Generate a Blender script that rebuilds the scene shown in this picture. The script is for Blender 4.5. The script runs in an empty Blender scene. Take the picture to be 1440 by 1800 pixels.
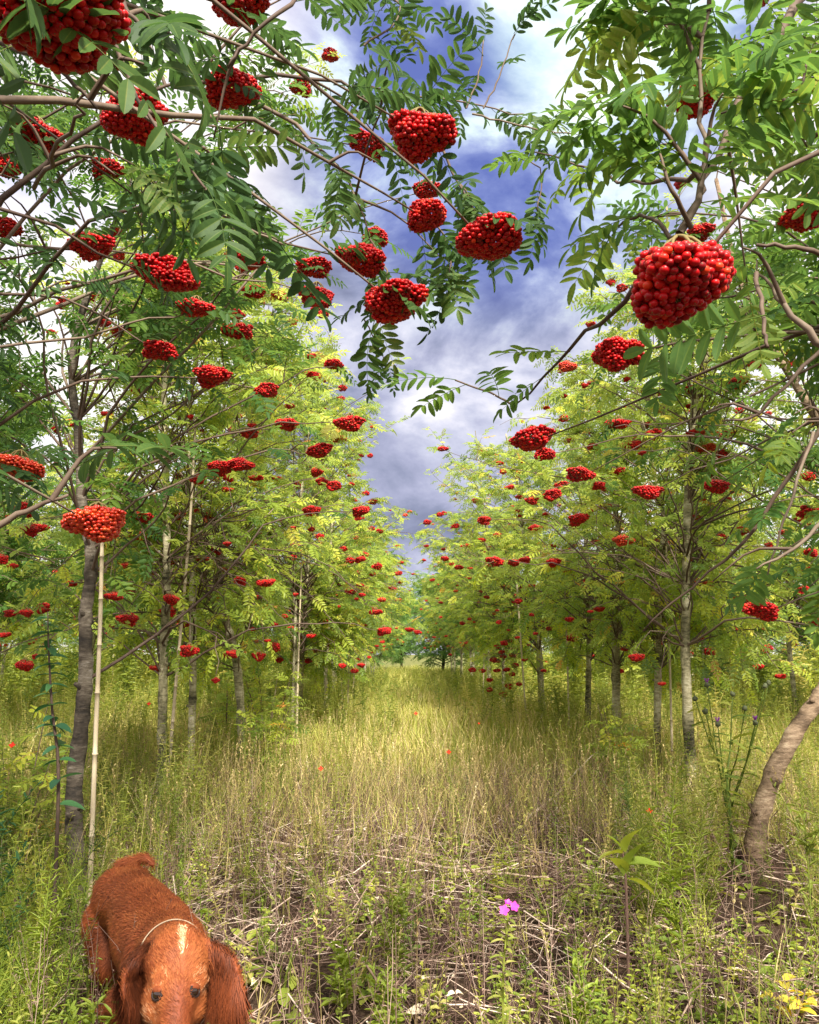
import bpy, bmesh, math, random
import numpy as np
from math import radians, sin, cos, pi
from mathutils import Vector, Matrix
random.seed(7); rng = np.random.default_rng(11)
scn = bpy.context.scene
col = scn.collection

# ------------------------------------------------------------------ camera
CAM_H = 1.15; F = 1442.0; PITCH = math.atan(250 / F)
cd = bpy.data.cameras.new("camera"); cam = bpy.data.objects.new("camera", cd); col.objects.link(cam)
cam.location = (0, 0, CAM_H); cam.rotation_euler = (pi / 2 + PITCH, 0, 0)
cd.sensor_fit = 'HORIZONTAL'; cd.sensor_width = 36; cd.lens = 36 * F / 1440
cd.clip_start = 0.05; cd.clip_end = 3000
scn.camera = cam
CP, SP = cos(PITCH), sin(PITCH)
def ray(px, py):
    u = 900 - py; return np.array([px - 720, F * CP - u * SP, F * SP + u * CP])
def P(px, py, d):
    """point seen at photo pixel (px,py), d metres ahead of the camera"""
    r = ray(px, py); t = d / r[1]; return np.array([r[0] * t, d, CAM_H + r[2] * t])
def PG(px, py, z=0.0):
    r = ray(px, py); t = (z - CAM_H) / r[2]; return np.array([r[0] * t, r[1] * t, z])
def proj(p):
    p = np.atleast_2d(p); x, y, z = p[:, 0], p[:, 1], p[:, 2] - CAM_H
    f = y * CP + z * SP; u = -y * SP + z * CP; f2 = np.where(f > .02, f, .02)
    return np.stack([720 + F * x / f2, 900 - F * u / f2, f], 1)

# ------------------------------------------------------------------ light
SUN_EL, SUN_AZ = radians(44), radians(-163)      # azimuth measured from +Y towards -X : sun stands behind, to the right
sund = Vector((-sin(SUN_AZ) * cos(SUN_EL), cos(SUN_AZ) * cos(SUN_EL), sin(SUN_EL)))
ld = bpy.data.lights.new("sun", 'SUN'); ld.energy = 3.7; ld.angle = radians(6); ld.color = (1, .94, .84)
lo = bpy.data.objects.new("sun", ld); col.objects.link(lo); lo.rotation_euler = sund.to_track_quat('Z', 'Y').to_euler()
scn.view_settings.view_transform = 'Standard'; scn.view_settings.look = 'None'
scn.view_settings.exposure = 1.6; scn.view_settings.gamma = 1.0
scn.cycles.max_bounces = 8; scn.cycles.transmission_bounces = 4; scn.cycles.transparent_max_bounces = 4
scn.cycles.use_adaptive_sampling = True; scn.cycles.sample_clamp_indirect = 6

w = bpy.data.worlds.new("World"); scn.world = w; w.use_nodes = True
nt = w.node_tree; N = nt.nodes; Lk = nt.links; N.clear()
def nn(T, **k):
    n = N.new(T)
    for a, b in k.items(): setattr(n, a, b)
    return n
def math_(op, a, b=None, c=None, clamp=False):
    n = nn('ShaderNodeMath', operation=op); n.use_clamp = clamp
    for i, v in enumerate((a, b, c)):
        if v is None: continue
        if hasattr(v, 'is_linked') or hasattr(v, 'links'): Lk.new(v, n.inputs[i])
        else: n.inputs[i].default_value = v
    return n.outputs[0]
def mixc(f, a, b):
    n = nn('ShaderNodeMix', data_type='RGBA')
    if hasattr(f, 'links'): Lk.new(f, n.inputs[0])
    else: n.inputs[0].default_value = f
    for i, v in ((6, a), (7, b)):
        if hasattr(v, 'links'): Lk.new(v, n.inputs[i])
        else: n.inputs[i].default_value = (*v, 1)
    return n.outputs[2]
def ramp_(f, pts):
    n = nn('ShaderNodeValToRGB'); Lk.new(f, n.inputs[0]); e = n.color_ramp.elements
    while len(e) < len(pts): e.new(0.5)
    for q, (p_, c_) in zip(e, pts): q.position = p_; q.color = (*c_, 1) if len(c_) == 3 else c_
    return n.outputs[0]
sky = nn('ShaderNodeTexSky', sky_type='NISHITA'); sky.sun_disc = False
sky.sun_elevation = SUN_EL; sky.sun_rotation = SUN_AZ; sky.dust_density = 1.5
tc = nn('ShaderNodeTexCoord'); gen = tc.outputs['Generated']
def dirv(px, py):
    r = ray(px, py); return r / np.linalg.norm(r)
def near_dir(v, lo_, hi_):               # 1 near direction v, falling to 0
    d = nn('ShaderNodeVectorMath', operation='DOT_PRODUCT'); Lk.new(gen, d.inputs[0]); d.inputs[1].default_value = tuple(v)
    m = nn('ShaderNodeMapRange', interpolation_type='SMOOTHSTEP'); Lk.new(d.outputs['Value'], m.inputs[0])
    m.inputs[1].default_value = lo_; m.inputs[2].default_value = hi_; return m.outputs[0]
mp = nn('ShaderNodeMapping'); Lk.new(gen, mp.inputs[0]); mp.inputs['Scale'].default_value = (1, 1, 1.7)
nz = nn('ShaderNodeTexNoise'); Lk.new(mp.outputs[0], nz.inputs[0]); nz.inputs['Scale'].default_value = 4.6; nz.inputs['Detail'].default_value = 9; nz.inputs['Roughness'].default_value = .56; nz.inputs['Distortion'].default_value = .35
nz2 = nn('ShaderNodeTexNoise'); Lk.new(mp.outputs[0], nz2.inputs[0]); nz2.inputs['Scale'].default_value = 8.5; nz2.inputs['Detail'].default_value = 8; nz2.inputs['Roughness'].default_value = .6
blue = math_('MAXIMUM', near_dir(dirv(900, 150), .955, .99), near_dir(dirv(1060, 60), .975, .992))
grey = math_('MAXIMUM', near_dir(dirv(830, 480), .95, .985), near_dir(dirv(740, 850), .965, .99))
cl = math_('ADD', math_('MULTIPLY', nz.outputs[0], .75), math_('MULTIPLY', nz2.outputs[0], .25))
K = 7.2
def c(r, g, b, s=1.0): return (r * K * s, g * K * s, b * K * s)
greyc = ramp_(cl, [(.42, c(.10, .11, .17)), (.48, c(.15, .165, .24)), (.53, c(.22, .23, .32)), (.58, c(.31, .32, .40)), (.66, c(.50, .49, .53))])
bluec = ramp_(cl, [(.42, c(.07, .095, .26)), (.47, c(.11, .14, .31)), (.52, c(.21, .25, .40)), (.58, c(.42, .50, .50))])
whitec = ramp_(cl, [(.36, c(.44, .43, .52)), (.46, c(.57, .54, .55)), (.6, c(.66, .62, .58))])
skyc = mixc(.25, whitec, sky.outputs[0])
skyc = mixc(math_('MULTIPLY', grey, 1.0), mixc(.92, sky.outputs[0], whitec), greyc)
skyc = mixc(blue, skyc, bluec)
wh = math_('MULTIPLY', near_dir(dirv(1075, 20), .988, .998), math_('GREATER_THAN', 1, 0))
skyc = mixc(math_('MULTIPLY', wh, .7), skyc, ramp_(cl, [(.40, c(.22, .33, .46)), (.5, c(.46, .58, .56)), (.6, c(.66, .70, .62))]))
bg = nn('ShaderNodeBackground'); Lk.new(skyc, bg.inputs[0]); bg.inputs[1].default_value = 0.1
wo = nn('ShaderNodeOutputWorld'); Lk.new(bg.outputs[0], wo.inputs[0])

# ------------------------------------------------------------------ materials
def mat(name, pts=None, attr='tint', rough=.6, transl=0., spec=.3, noise=None, bump=None, back=None, coat=0, sss=0, noise_amt=.5, bright=None):
    """ramp over the 'tint' attribute (+ noise), optional translucency and paler underside"""
    m = bpy.data.materials.new(name); m.use_nodes = True
    global nt, N, Lk
    nt = m.node_tree; N = nt.nodes; Lk = nt.links
    b = N['Principled BSDF']; out = N['Material Output']
    b.inputs['Roughness'].default_value = rough; b.inputs['Specular IOR Level'].default_value = spec
    if coat: b.inputs['Coat Weight'].default_value = coat; b.inputs['Coat Roughness'].default_value = .12
    at = nn('ShaderNodeAttribute', attribute_name=attr); f = at.outputs['Fac']
    if noise:
        t = nn('ShaderNodeTexCoord'); mpp = nn('ShaderNodeMapping'); Lk.new(t.outputs['Object'], mpp.inputs[0])
        sc_ = noise if isinstance(noise, tuple) else (noise,) * 3
        mpp.inputs['Scale'].default_value = sc_
        z = nn('ShaderNodeTexNoise'); Lk.new(mpp.outputs[0], z.inputs[0]); z.inputs['Scale'].default_value = 1; z.inputs['Detail'].default_value = 6; z.inputs['Roughness'].default_value = .65
        f = math_('ADD', f, math_('MULTIPLY', math_('SUBTRACT', z.outputs[0], .5), noise_amt * 2))
        if bump:
            bp = nn('ShaderNodeBump'); Lk.new(z.outputs[0], bp.inputs['Height']); bp.inputs['Strength'].default_value = bump; bp.inputs['Distance'].default_value = .01
            Lk.new(bp.outputs[0], b.inputs['Normal'])
    cc = ramp_(f, pts)
    if back:
        g = nn('ShaderNodeNewGeometry'); cc = mixc(math_('MULTIPLY', g.outputs['Backfacing'], back[3]), cc, back[:3])
    Lk.new(cc, b.inputs['Base Color'])
    if transl:
        tr = nn('ShaderNodeBsdfTranslucent')
        hs = nn('ShaderNodeHueSaturation'); Lk.new(cc, hs.inputs['Color']); hs.inputs['Hue'].default_value = .485; hs.inputs['Saturation'].default_value = 1.1; hs.inputs['Value'].default_value = 1.9
        Lk.new(hs.outputs[0], tr.inputs[0])
        mx = nn('ShaderNodeMixShader'); mx.inputs[0].default_value = transl
        Lk.new(b.outputs[0], mx.inputs[1]); Lk.new(tr.outputs[0], mx.inputs[2]); Lk.new(mx.outputs[0], out.inputs[0])
    return m
M = {}
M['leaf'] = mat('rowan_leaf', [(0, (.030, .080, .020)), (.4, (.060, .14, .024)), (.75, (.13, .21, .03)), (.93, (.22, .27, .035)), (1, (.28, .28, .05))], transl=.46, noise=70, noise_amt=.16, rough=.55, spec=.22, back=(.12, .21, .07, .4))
M['leaf_dark'] = mat('rowan_leaf_shade', [(0, (.018, .050, .014)), (.5, (.036, .082, .018)), (.85, (.07, .13, .026)), (1, (.14, .17, .035))], transl=.32, noise=70, noise_amt=.16, rough=.55, spec=.22, back=(.08, .16, .06, .4))  # darker leaf copy, the near canopy's shade painted into its colour
M['leaf_yel'] = mat('rowan_leaf_sunny', [(0, (.08, .16, .02)), (.4, (.26, .35, .045)), (.75, (.46, .51, .065)), (.93, (.60, .55, .08)), (1, (.6, .30, .06))], transl=.5, rough=.45, spec=.4, back=(.2, .28, .14, .45))  # brighter, yellower leaf copy with sunlight painted into its colour
M['leaf_far'] = mat('distant_leaf', [(0, (.08, .17, .05)), (.5, (.15, .27, .07)), (1, (.28, .38, .10))], transl=.5, rough=.6)
M['bark'] = mat('rowan_bark', [(0, (.04, .035, .02)), (.35, (.20, .18, .10)), (.62, (.38, .34, .21)), (1, (.56, .52, .38))], noise=(22, 22, 60), rough=.75, bump=.9, noise_amt=.8)
M['bark_brown'] = mat('brown_bark', [(0, (.05, .032, .018)), (.35, (.15, .10, .06)), (.65, (.27, .19, .12)), (1, (.42, .33, .22))], noise=(20, 20, 60), rough=.75, bump=.9, noise_amt=.8)
M['bark_dark'] = mat('dark_bark', [(0, (.022, .018, .014)), (.4, (.07, .055, .04)), (.7, (.14, .115, .085)), (1, (.26, .23, .19))], noise=(20, 20, 70), rough=.8, bump=.9, noise_amt=.8)
M['twig'] = mat('twig_bark', [(0, (.05, .03, .025)), (.5, (.12, .08, .055)), (1, (.22, .17, .12))], noise=(30, 30, 30), rough=.7)
M['berry'] = mat('rowan_berry', [(0, (.20, .001, .003)), (.5, (.46, .002, .005)), (.85, (.62, .007, .006)), (1, (.74, .045, .010))], rough=.42, spec=.3, coat=.04)
M['berry_old'] = mat('rowan_berry_orange', [(0, (.45, .012, .006)), (.5, (.62, .04, .010)), (1, (.72, .11, .02))], rough=.3, spec=.5, coat=.2)
M['stalk'] = mat('berry_stalk', [(0, (.16, .17, .05)), (1, (.22, .12, .05))], rough=.6)
M['cane'] = mat('bamboo_cane', [(0, (.16, .12, .075)), (.5, (.42, .34, .22)), (1, (.62, .54, .40))], noise=(50, 50, 5), rough=.55, bump=.25, noise_amt=.45)
M['straw'] = mat('straw', [(0, (.17, .12, .045)), (.35, (.42, .32, .13)), (.7, (.66, .54, .25)), (1, (.78, .68, .42))], rough=.7, transl=.15)
M['grass'] = mat('grass', [(0, (.07, .12, .022)), (.35, (.19, .24, .04)), (.7, (.40, .40, .09)), (1, (.60, .50, .20))], rough=.6, transl=.35)
M['weed'] = mat('weed', [(0, (.045, .09, .022)), (.35, (.14, .20, .036)), (.7, (.29, .33, .06)), (1, (.50, .46, .14))], rough=.5, transl=.35)
M['weed_bright'] = mat('weed_bright', [(0, (.11, .19, .025)), (.5, (.24, .32, .045)), (1, (.46, .48, .08))], rough=.5, transl=.35)
M['weed_blue'] = mat('weed_dark', [(0, (.025, .085, .04)), (.5, (.05, .14, .05)), (1, (.11, .22, .07))], rough=.5, transl=.25)
M['yellow_leaf'] = mat('yellow_leaf', [(0, (.45, .42, .06)), (.6, (.72, .58, .06)), (1, (.80, .66, .12))], rough=.5, transl=.3)
M['dead_twig'] = mat('dead_twig', [(0, (.05, .025, .02)), (.3, (.17, .10, .075)), (.55, (.40, .28, .21)), (1, (.78, .64, .52))], rough=.75)
M['dead_leaf'] = mat('dead_leaf', [(0, (.20, .12, .07)), (.5, (.45, .33, .21)), (1, (.70, .60, .44))], rough=.75)
M['pink'] = mat('pink_petal', [(0, (.70, .04, .42)), (1, (.85, .16, .60))], rough=.5, transl=.3)
M['purple'] = mat('thistle_flower', [(0, (.30, .06, .36)), (1, (.48, .14, .52))], rough=.6, transl=.2)
M['red'] = mat('poppy_petal', [(0, (.80, .03, .012)), (1, (.85, .09, .03))], rough=.5, transl=.3)
M['whitefl'] = mat('pale_flower', [(0, (.7, .66, .52)), (1, (.85, .82, .72))], rough=.7)
M['thistle_head'] = mat('thistle_head', [(0, (.05, .07, .03)), (1, (.14, .14, .07))], rough=.7)

# soil
m = bpy.data.materials.new('soil'); m.use_nodes = True; nt = m.node_tree; N = nt.nodes; Lk = nt.links
b = N['Principled BSDF']; b.inputs['Roughness'].default_value = .95; b.inputs['Specular IOR Level'].default_value = .1
t = nn('ShaderNodeTexCoord')
z1 = nn('ShaderNodeTexNoise'); Lk.new(t.outputs['Object'], z1.inputs[0]); z1.inputs['Scale'].default_value = 1.3; z1.inputs['Detail'].default_value = 8
z2 = nn('ShaderNodeTexNoise'); Lk.new(t.outputs['Object'], z2.inputs[0]); z2.inputs['Scale'].default_value = 45; z2.inputs['Detail'].default_value = 8; z2.inputs['Roughness'].default_value = .75
cc = ramp_(z2.outputs[0], [(.3, (.030, .017, .012)), (.5, (.085, .052, .034)), (.62, (.15, .10, .065)), (.75, (.26, .19, .13))])
far = nn('ShaderNodeSeparateXYZ'); Lk.new(t.outputs['Object'], far.inputs[0])
mr = nn('ShaderNodeMapRange'); Lk.new(far.outputs[1], mr.inputs[0]); mr.inputs[1].default_value = 6; mr.inputs[2].default_value = 14
gf = math_('MULTIPLY', mr.outputs[0], ramp_(z1.outputs[0], [(.3, (.6, .6, .6)), (.6, (1, 1, 1))]))
cc = mixc(gf, cc, (.16, .17, .05)); Lk.new(cc, b.inputs['Base Color'])
bp = nn('ShaderNodeBump'); Lk.new(z2.outputs[0], bp.inputs['Height']); bp.inputs['Strength'].default_value = 1; bp.inputs['Distance'].default_value = .03; Lk.new(bp.outputs[0], b.inputs['Normal'])
M['soil'] = m

# ------------------------------------------------------------------ mesh helpers
class Geo:
    def __init__(s): s.v = []; s.f = {3: [], 4: []}; s.t = []; s.mi = {3: [], 4: []}; s.n = 0
    def add(s, v, f3=None, f4=None, tint=.5, mi=0):
        v = np.asarray(v, dtype=np.float32).reshape(-1, 3); k = len(v); s.v.append(v)
        s.t.append(np.full(k, tint, np.float32) if np.isscalar(tint) else np.asarray(tint, np.float32))
        for q, f in ((3, f3), (4, f4)):
            if f is not None and len(f):
                f = np.asarray(f, dtype=np.int64).reshape(-1, q); s.f[q].append(f + s.n); s.mi[q].append(np.full(len(f), mi, np.int32))
        s.n += k
    def inst(s, pr, R, pos, tint, mi=0, scale=None):
        """pr=(verts,f3,f4); R (N,3,3) columns = axes; pos (N,3)"""
        if len(pos) == 0: return
        v, f3, f4 = pr[:3]; R = np.asarray(R, np.float32); pos = np.asarray(pos, np.float32)
        if scale is not None:
            scale = np.asarray(scale, np.float32)
            R = R * (scale[:, None, None] if scale.ndim == 1 else scale[:, None, :])
        V = np.einsum('nij,vj->nvi', R, v) + pos[:, None, :]; n = len(pos); k = len(v)
        tn = np.repeat(np.asarray(tint, np.float32), k)
        if len(pr) > 3: tn = np.clip(tn + np.tile(pr[3], n), 0, 1)
        off = (np.arange(n) * k)[:, None, None]
        a3 = (f3[None] + off).reshape(-1, 3) if f3 is not None and len(f3) else None
        a4 = (f4[None] + off).reshape(-1, 4) if f4 is not None and len(f4) else None
        s.add(V.reshape(-1, 3), a3, a4, tn, mi)
    def build(s, name, mats, parent=None, smooth=True, origin=None):
        me = bpy.data.meshes.new(name)
        V = np.concatenate(s.v) if s.v else np.zeros((0, 3), np.float32)
        if origin is not None: V = V - np.asarray(origin, np.float32)
        f3 = np.concatenate(s.f[3]) if s.f[3] else np.zeros((0, 3), np.int64); f4 = np.concatenate(s.f[4]) if s.f[4] else np.zeros((0, 4), np.int64)
        n3, n4 = len(f3), len(f4)
        me.vertices.add(len(V)); me.vertices.foreach_set('co', V.astype(np.float32).ravel())
        me.loops.add(n3 * 3 + n4 * 4); me.loops.foreach_set('vertex_index', np.concatenate([f3.ravel(), f4.ravel()]).astype(np.int32))
        me.polygons.add(n3 + n4)
        st = np.concatenate([np.arange(n3) * 3, n3 * 3 + np.arange(n4) * 4]).astype(np.int32)
        me.polygons.foreach_set('loop_start', st)
        mi = np.concatenate((s.mi[3] or [np.zeros(0, np.int32)]) + (s.mi[4] or [np.zeros(0, np.int32)])).astype(np.int32)
        me.polygons.foreach_set('material_index', mi)
        me.polygons.foreach_set('use_smooth', np.full(n3 + n4, smooth))
        me.update(calc_edges=True)
        a = me.attributes.new('tint', 'FLOAT', 'POINT'); a.data.foreach_set('value', np.concatenate(s.t) if s.t else np.zeros(0, np.float32))
        for q in (mats if isinstance(mats, (list, tuple)) else [mats]): me.materials.append(M[q] if isinstance(q, str) else q)
        o = bpy.data.objects.new(name, me); col.objects.link(o)
        if parent is not None: o.parent = parent
        elif origin is not None: o.location = tuple(origin)
        return o
def tag(o, label=None, cat=None, group=None, kind=None):
    if label: o['label'] = label
    if cat: o['category'] = cat
    if group: o['group'] = group
    if kind: o['kind'] = kind
    return o
def thing(name, loc, label, cat, group=None):
    o = bpy.data.objects.new(name, None); col.objects.link(o); o.location = tuple(float(q) for q in loc); o.empty_display_size = .1
    return tag(o, label, cat, group)
def unit(v): v = np.asarray(v, float); return v / (np.linalg.norm(v, axis=-1, keepdims=True) + 1e-9)
def frames(d, roll):
    """X along d, Z close to up, rolled about X"""
    d = unit(np.atleast_2d(d)); up = np.tile([0, 0, 1.], (len(d), 1)); bad = abs(d[:, 2]) > .97; up[bad] = [1, 0, 0]
    y = unit(np.cross(up, d)); z = np.cross(d, y); c_, s_ = np.cos(roll)[:, None], np.sin(roll)[:, None]
    y2 = y * c_ + z * s_; z2 = -y * s_ + z * c_
    return np.stack([d, y2, z2], 2)
def tube(pts, rad, ns=6, cap=True):
    pts = np.asarray(pts, float); n = len(pts); rad = np.broadcast_to(rad, (n,))
    T = unit(np.gradient(pts, axis=0)); a = np.array([1, 0, 0.]) if abs(T[0][0]) < .8 else np.array([0, 1., 0])
    V = []
    for i in range(n):
        a = unit(a - T[i] * np.dot(a, T[i])); b_ = np.cross(T[i], a); th = np.arange(ns) * 2 * pi / ns
        V.append(pts[i] + rad[i] * (np.cos(th)[:, None] * a + np.sin(th)[:, None] * b_))
    V = np.concatenate(V); i = np.arange(n - 1)[:, None] * ns; j = np.arange(ns)[None]; j2 = (j + 1) % ns
    f4 = np.stack([i + j, i + j2, i + ns + j2, i + ns + j], -1).reshape(-1, 4); f3 = None
    if cap:
        V = np.concatenate([V, pts[-1:]]); k = len(V) - 1; b0 = (n - 1) * ns
        f3 = np.array([[b0 + q, b0 + (q + 1) % ns, k] for q in range(ns)])
    return V, f3, f4
def spline(pts, n):
    pts = np.asarray(pts, float); m_ = len(pts)
    if m_ == 2: t_ = np.linspace(0, 1, n)[:, None]; return pts[0] * (1 - t_) + pts[1] * t_
    E = np.concatenate([[2 * pts[0] - pts[1]], pts, [2 * pts[-1] - pts[-2]]]); out = []
    for u in np.linspace(0, m_ - 1 - 1e-6, n):
        i = int(u); t_ = u - i; a, b_, c_, d_ = E[i:i + 4]
        out.append(.5 * (2 * b_ + (c_ - a) * t_ + (2 * a - 5 * b_ + 4 * c_ - d_) * t_ ** 2 + (3 * b_ - a - 3 * c_ + d_) * t_ ** 3))
    return np.array(out)

# ------------------------------------------------------------------ leaf prototypes
def leaflet(L, W, nseg, fold=.25, droop=.15, serr=0.):
    """leaflet along +X in plane XY; returns verts, f4"""
    if nseg <= 2:
        v = np.array([[0, 0, 0], [.38, -.5, 0], [.78, -.36, 0], [1, 0, 0], [.78, .36, 0], [.38, .5, 0]], float)
        v[:, 2] = np.abs(v[:, 1]) * fold * W / L * 1.0 - droop * v[:, 0] ** 2
        v[:, 0] *= L; v[:, 1] *= W; v[:, 2] *= L
        return v, np.array([[0, 1, 2, 3], [0, 3, 4, 5]])
    ts = np.linspace(0, 1, nseg + 1); prof = np.clip(np.sin(pi * ts ** .85) ** .62, 0, 1); prof[0] = .06; prof[-1] = .0
    V = []
    if serr < 0:     # fine leaflet with midrib column and side veins; 4th column of V is a tint offset
        serr = -serr
        for i, t_ in enumerate(ts):
            wv = prof[i] * W / 2; zc = -droop * L * t_ ** 2; sr = serr * W if (i % 2 and 0 < i < nseg) else 0; e = -.02 if i % 2 else .10
            for y_, tt in ((wv + sr, e), (wv * .16, .02 + e * .4), (0, .42), (-wv * .16, .02 + e * .4), (-wv - sr, e)):
                V.append([t_ * L + abs(y_) * .35 * (t_ < .9) * (0 < t_), y_, zc + fold * abs(y_) + (.0 if i % 2 else .012 * W) * (abs(y_) > 0), tt])
        f = []
        for i in range(nseg):
            for j in range(4): a = i * 5 + j; f.append([a + 1, a + 6, a + 5, a])
        return np.array(V), np.array(f)
    for i, t_ in enumerate(ts):
        wv = prof[i] * W / 2; sr = (serr * W if (i % 2 and 0 < i < nseg) else 0)
        zc = -droop * L * t_ ** 2
        V += [[t_ * L - sr * 0, wv + sr, zc + fold * wv], [t_ * L, 0, zc], [t_ * L, -wv - sr, zc + fold * wv]]
    f = []
    for i in range(nseg):
        a = i * 3; f += [[a + 1, a + 4, a + 3, a], [a + 2, a + 5, a + 4, a + 1]]
    return np.array(V), np.array(f)
def compound(L=.16, pairs=6, nseg=2, seed=0, serr=0, rach=True, wide=.36, curl=.25):
    r = random.Random(seed); V = []; F4 = []; n = 0; tv = []
    def rp(t_): return np.array([t_ * L, .04 * L * sin(t_ * 2.2 + seed), -curl * L * t_ ** 2])
    stations = [(.2 + .74 * i / (pairs - 1)) for i in range(pairs)]
    items = [(1.0, 0, 0)] + [(s_, sg, i) for i, s_ in enumerate(stations) for sg in (1, -1)]
    for (s_, sg, i) in items:
        k = 1 - .45 * abs((i / (pairs - 1)) - .5) if sg else .8
        ll = L * .36 * k * r.uniform(.88, 1.1); v, f = leaflet(ll, ll * wide * r.uniform(.9, 1.12), nseg, fold=r.uniform(.15, .5), droop=r.uniform(.0, .28), serr=serr)
        ang = (radians(r.uniform(52, 72)) * sg) + r.uniform(-.08, .08); tilt = r.uniform(-.25, .35); tw = r.uniform(-.35, .35)
        Rm = (Matrix.Rotation(ang, 3, 'Z') @ Matrix.Rotation(tilt, 3, 'Y') @ Matrix.Rotation(tw, 3, 'X'))
        slope = Matrix.Rotation(math.atan(2 * curl * s_), 3, 'Y')
        tv.append(v[:, 3] if v.shape[1] == 4 else np.zeros(len(v)))
        v = v[:, :3] @ np.array(slope @ Rm).T + rp(s_)
        V.append(v); F4.append(f + n); n += len(v)
    if rach:
        pts = [rp(t_) for t_ in np.linspace(-.02, 1, 5 if nseg <= 2 else 8)]
        v, f3, f4 = tube(pts, np.linspace(.0012, .0005, len(pts)) * L / .16, 3, cap=False); V.append(v); F4.append(f4 + n); n += len(v); tv.append(np.full(len(v), .3))
    return np.concatenate(V), None, np.concatenate(F4), np.concatenate(tv)
LEAF_LO = [compound(.16, 6, 2, s_, curl=cu) for s_, cu in ((1, .15), (2, .35), (3, .5), (4, .05), (5, .25))]
LEAF_FAR = [compound(.18, 4, 2, s_, rach=False, wide=.5, curl=cu) for s_, cu in ((11, .15), (12, .4), (13, .3))]
LEAF_HI = [compound(.165, p_, 12, s_, serr=-.05, curl=cu, wide=.32) for s_, cu, p_ in ((21, .12, 7), (22, .35, 7), (23, .5, 6), (24, .05, 7), (25, .25, 6), (26, .2, 6))]

def ico(sub):
    bm = bmesh.new(); bmesh.ops.create_icosphere(bm, subdivisions=sub, radius=1); bm.verts.ensure_lookup_table()
    v = np.array([q.co[:] for q in bm.verts]); f = np.array([[q.index for q in t_.verts] for t_ in bm.faces]); bm.free(); return v, f, None
ICO1, ICO2, ICO3 = ico(1), ico(2), ico(3)

# ------------------------------------------------------------------ berry cluster meshes (unit: metres, ~0.115 wide, hanging below origin)
def make_cluster(seed, n, sub, flat=.36, br=.0052, W=.058):
    r = np.random.default_rng(seed); lumps = unit(r.normal(size=(9, 3)) * [1, 1, .6]); pts = []
    tries = 0
    while len(pts) < n and tries < n * 60:
        tries += 1
        d = unit(r.normal(size=3)); q = max(0, float(np.max(lumps @ d))) ** 6
        rad = (.68 + .36 * q) * r.uniform(.55, 1) ** .35
        p_ = d * rad * np.array([W, W * .92, W * (flat / .5)]); 
        if p_[2] > 0: p_[2] *= .55
        if pts and np.min(np.linalg.norm(np.array(pts) - p_, axis=1)) < br * 1.55: continue
        pts.append(p_)
    pts = np.array(pts); cz = -.05; n = len(pts)
    g = Geo(); R = frames(unit(pts + [0, 0, .02]), r.uniform(0, 6, n)); sc_ = br * r.uniform(.85, 1.15, n)
    tint = np.clip(.45 + .35 * r.normal(size=n) * .7, 0, 1)
    g.inst((ICO1, ICO2, ICO3)[sub - 1], R, pts + [0, 0, cz], tint, 0, sc_)
    if sub >= 2:   # calyx dots
        g.inst(ICO1, R, pts + [0, 0, cz] + unit(pts + [0, 0, .02]) * (sc_[:, None] * .93), np.zeros(n), 1, sc_ * .16)
    # stalks
    hubs = []
    for k in range(8):
        a = k * 2 * pi / 8; h_ = np.array([cos(a) * W * .35, sin(a) * W * .35, cz + .02]); hubs.append(h_)
        v, f3, f4 = tube(spline([[0, 0, -.008], h_ * [.6, .6, .55], h_], 5), np.linspace(.0022, .0014, 5), 4); g.add(v, f3, f4, .5, 1)
    step = 1 if sub >= 2 else 4
    for p_ in pts[::step]:
        q = p_ + [0, 0, cz]; h_ = min(hubs, key=lambda h2: np.linalg.norm(h2 - q)); v, f3, f4 = tube([h_, (h_ + q) / 2 + [0, 0, .003], q], .0008 if sub > 1 else .0014, 3, False); g.add(v, f3, f4, .4, 1)
    return g
CL = {}; BUNCH = []
def cluster_mesh(kind, i, matn='berry'):
    k = (kind, i, matn)
    if k not in CL:
        n, sub, br, W = {'hi': (560, 3, .0040, .058), 'mid': (270, 2, .0048, .058), 'lo': (80, 1, .0080, .055)}[kind]
        g = make_cluster(i * 7 + n, n, sub, flat=(.42, .45, .40, .38)[i % 4], br=br, W=W)
        o = g.build('berry_cluster', [matn, 'stalk']); xs_ = [v.co.x for v in o.data.vertices] + [v.co.y for v in o.data.vertices]; kk = .115 / (max(xs_) - min(xs_)); o.data.transform(Matrix.Scale(kk, 4)); CL[k] = o.data; bpy.data.objects.remove(o)
    return CL[k]

# ------------------------------------------------------------------ sky window kept free of random foliage
HOLE = np.array([(770, -60), (1150, -60), (1135, 130), (1050, 215), (1080, 330), (1030, 420), (985, 470), (960, 560), (905, 700), (890, 770), (800, 770), (770, 830), (715, 960), (690, 960), (668, 890), (640, 820), (680, 730), (640, 640), (592, 610), (600, 575), (750, 575), (800, 500), (930, 470), (900, 300), (830, 230), (800, 120)], float)
def in_hole(px, py):
    px = np.atleast_1d(px); py = np.atleast_1d(py); r = np.zeros(len(px), bool); x1, y1 = HOLE[-1]
    for x2, y2 in HOLE:
        cnd = ((y1 > py) != (y2 > py)) & (px < (x2 - x1) * (py - y1) / (y2 - y1 + 1e-9) + x1); r ^= cnd; x1, y1 = x2, y2
    return r

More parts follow.
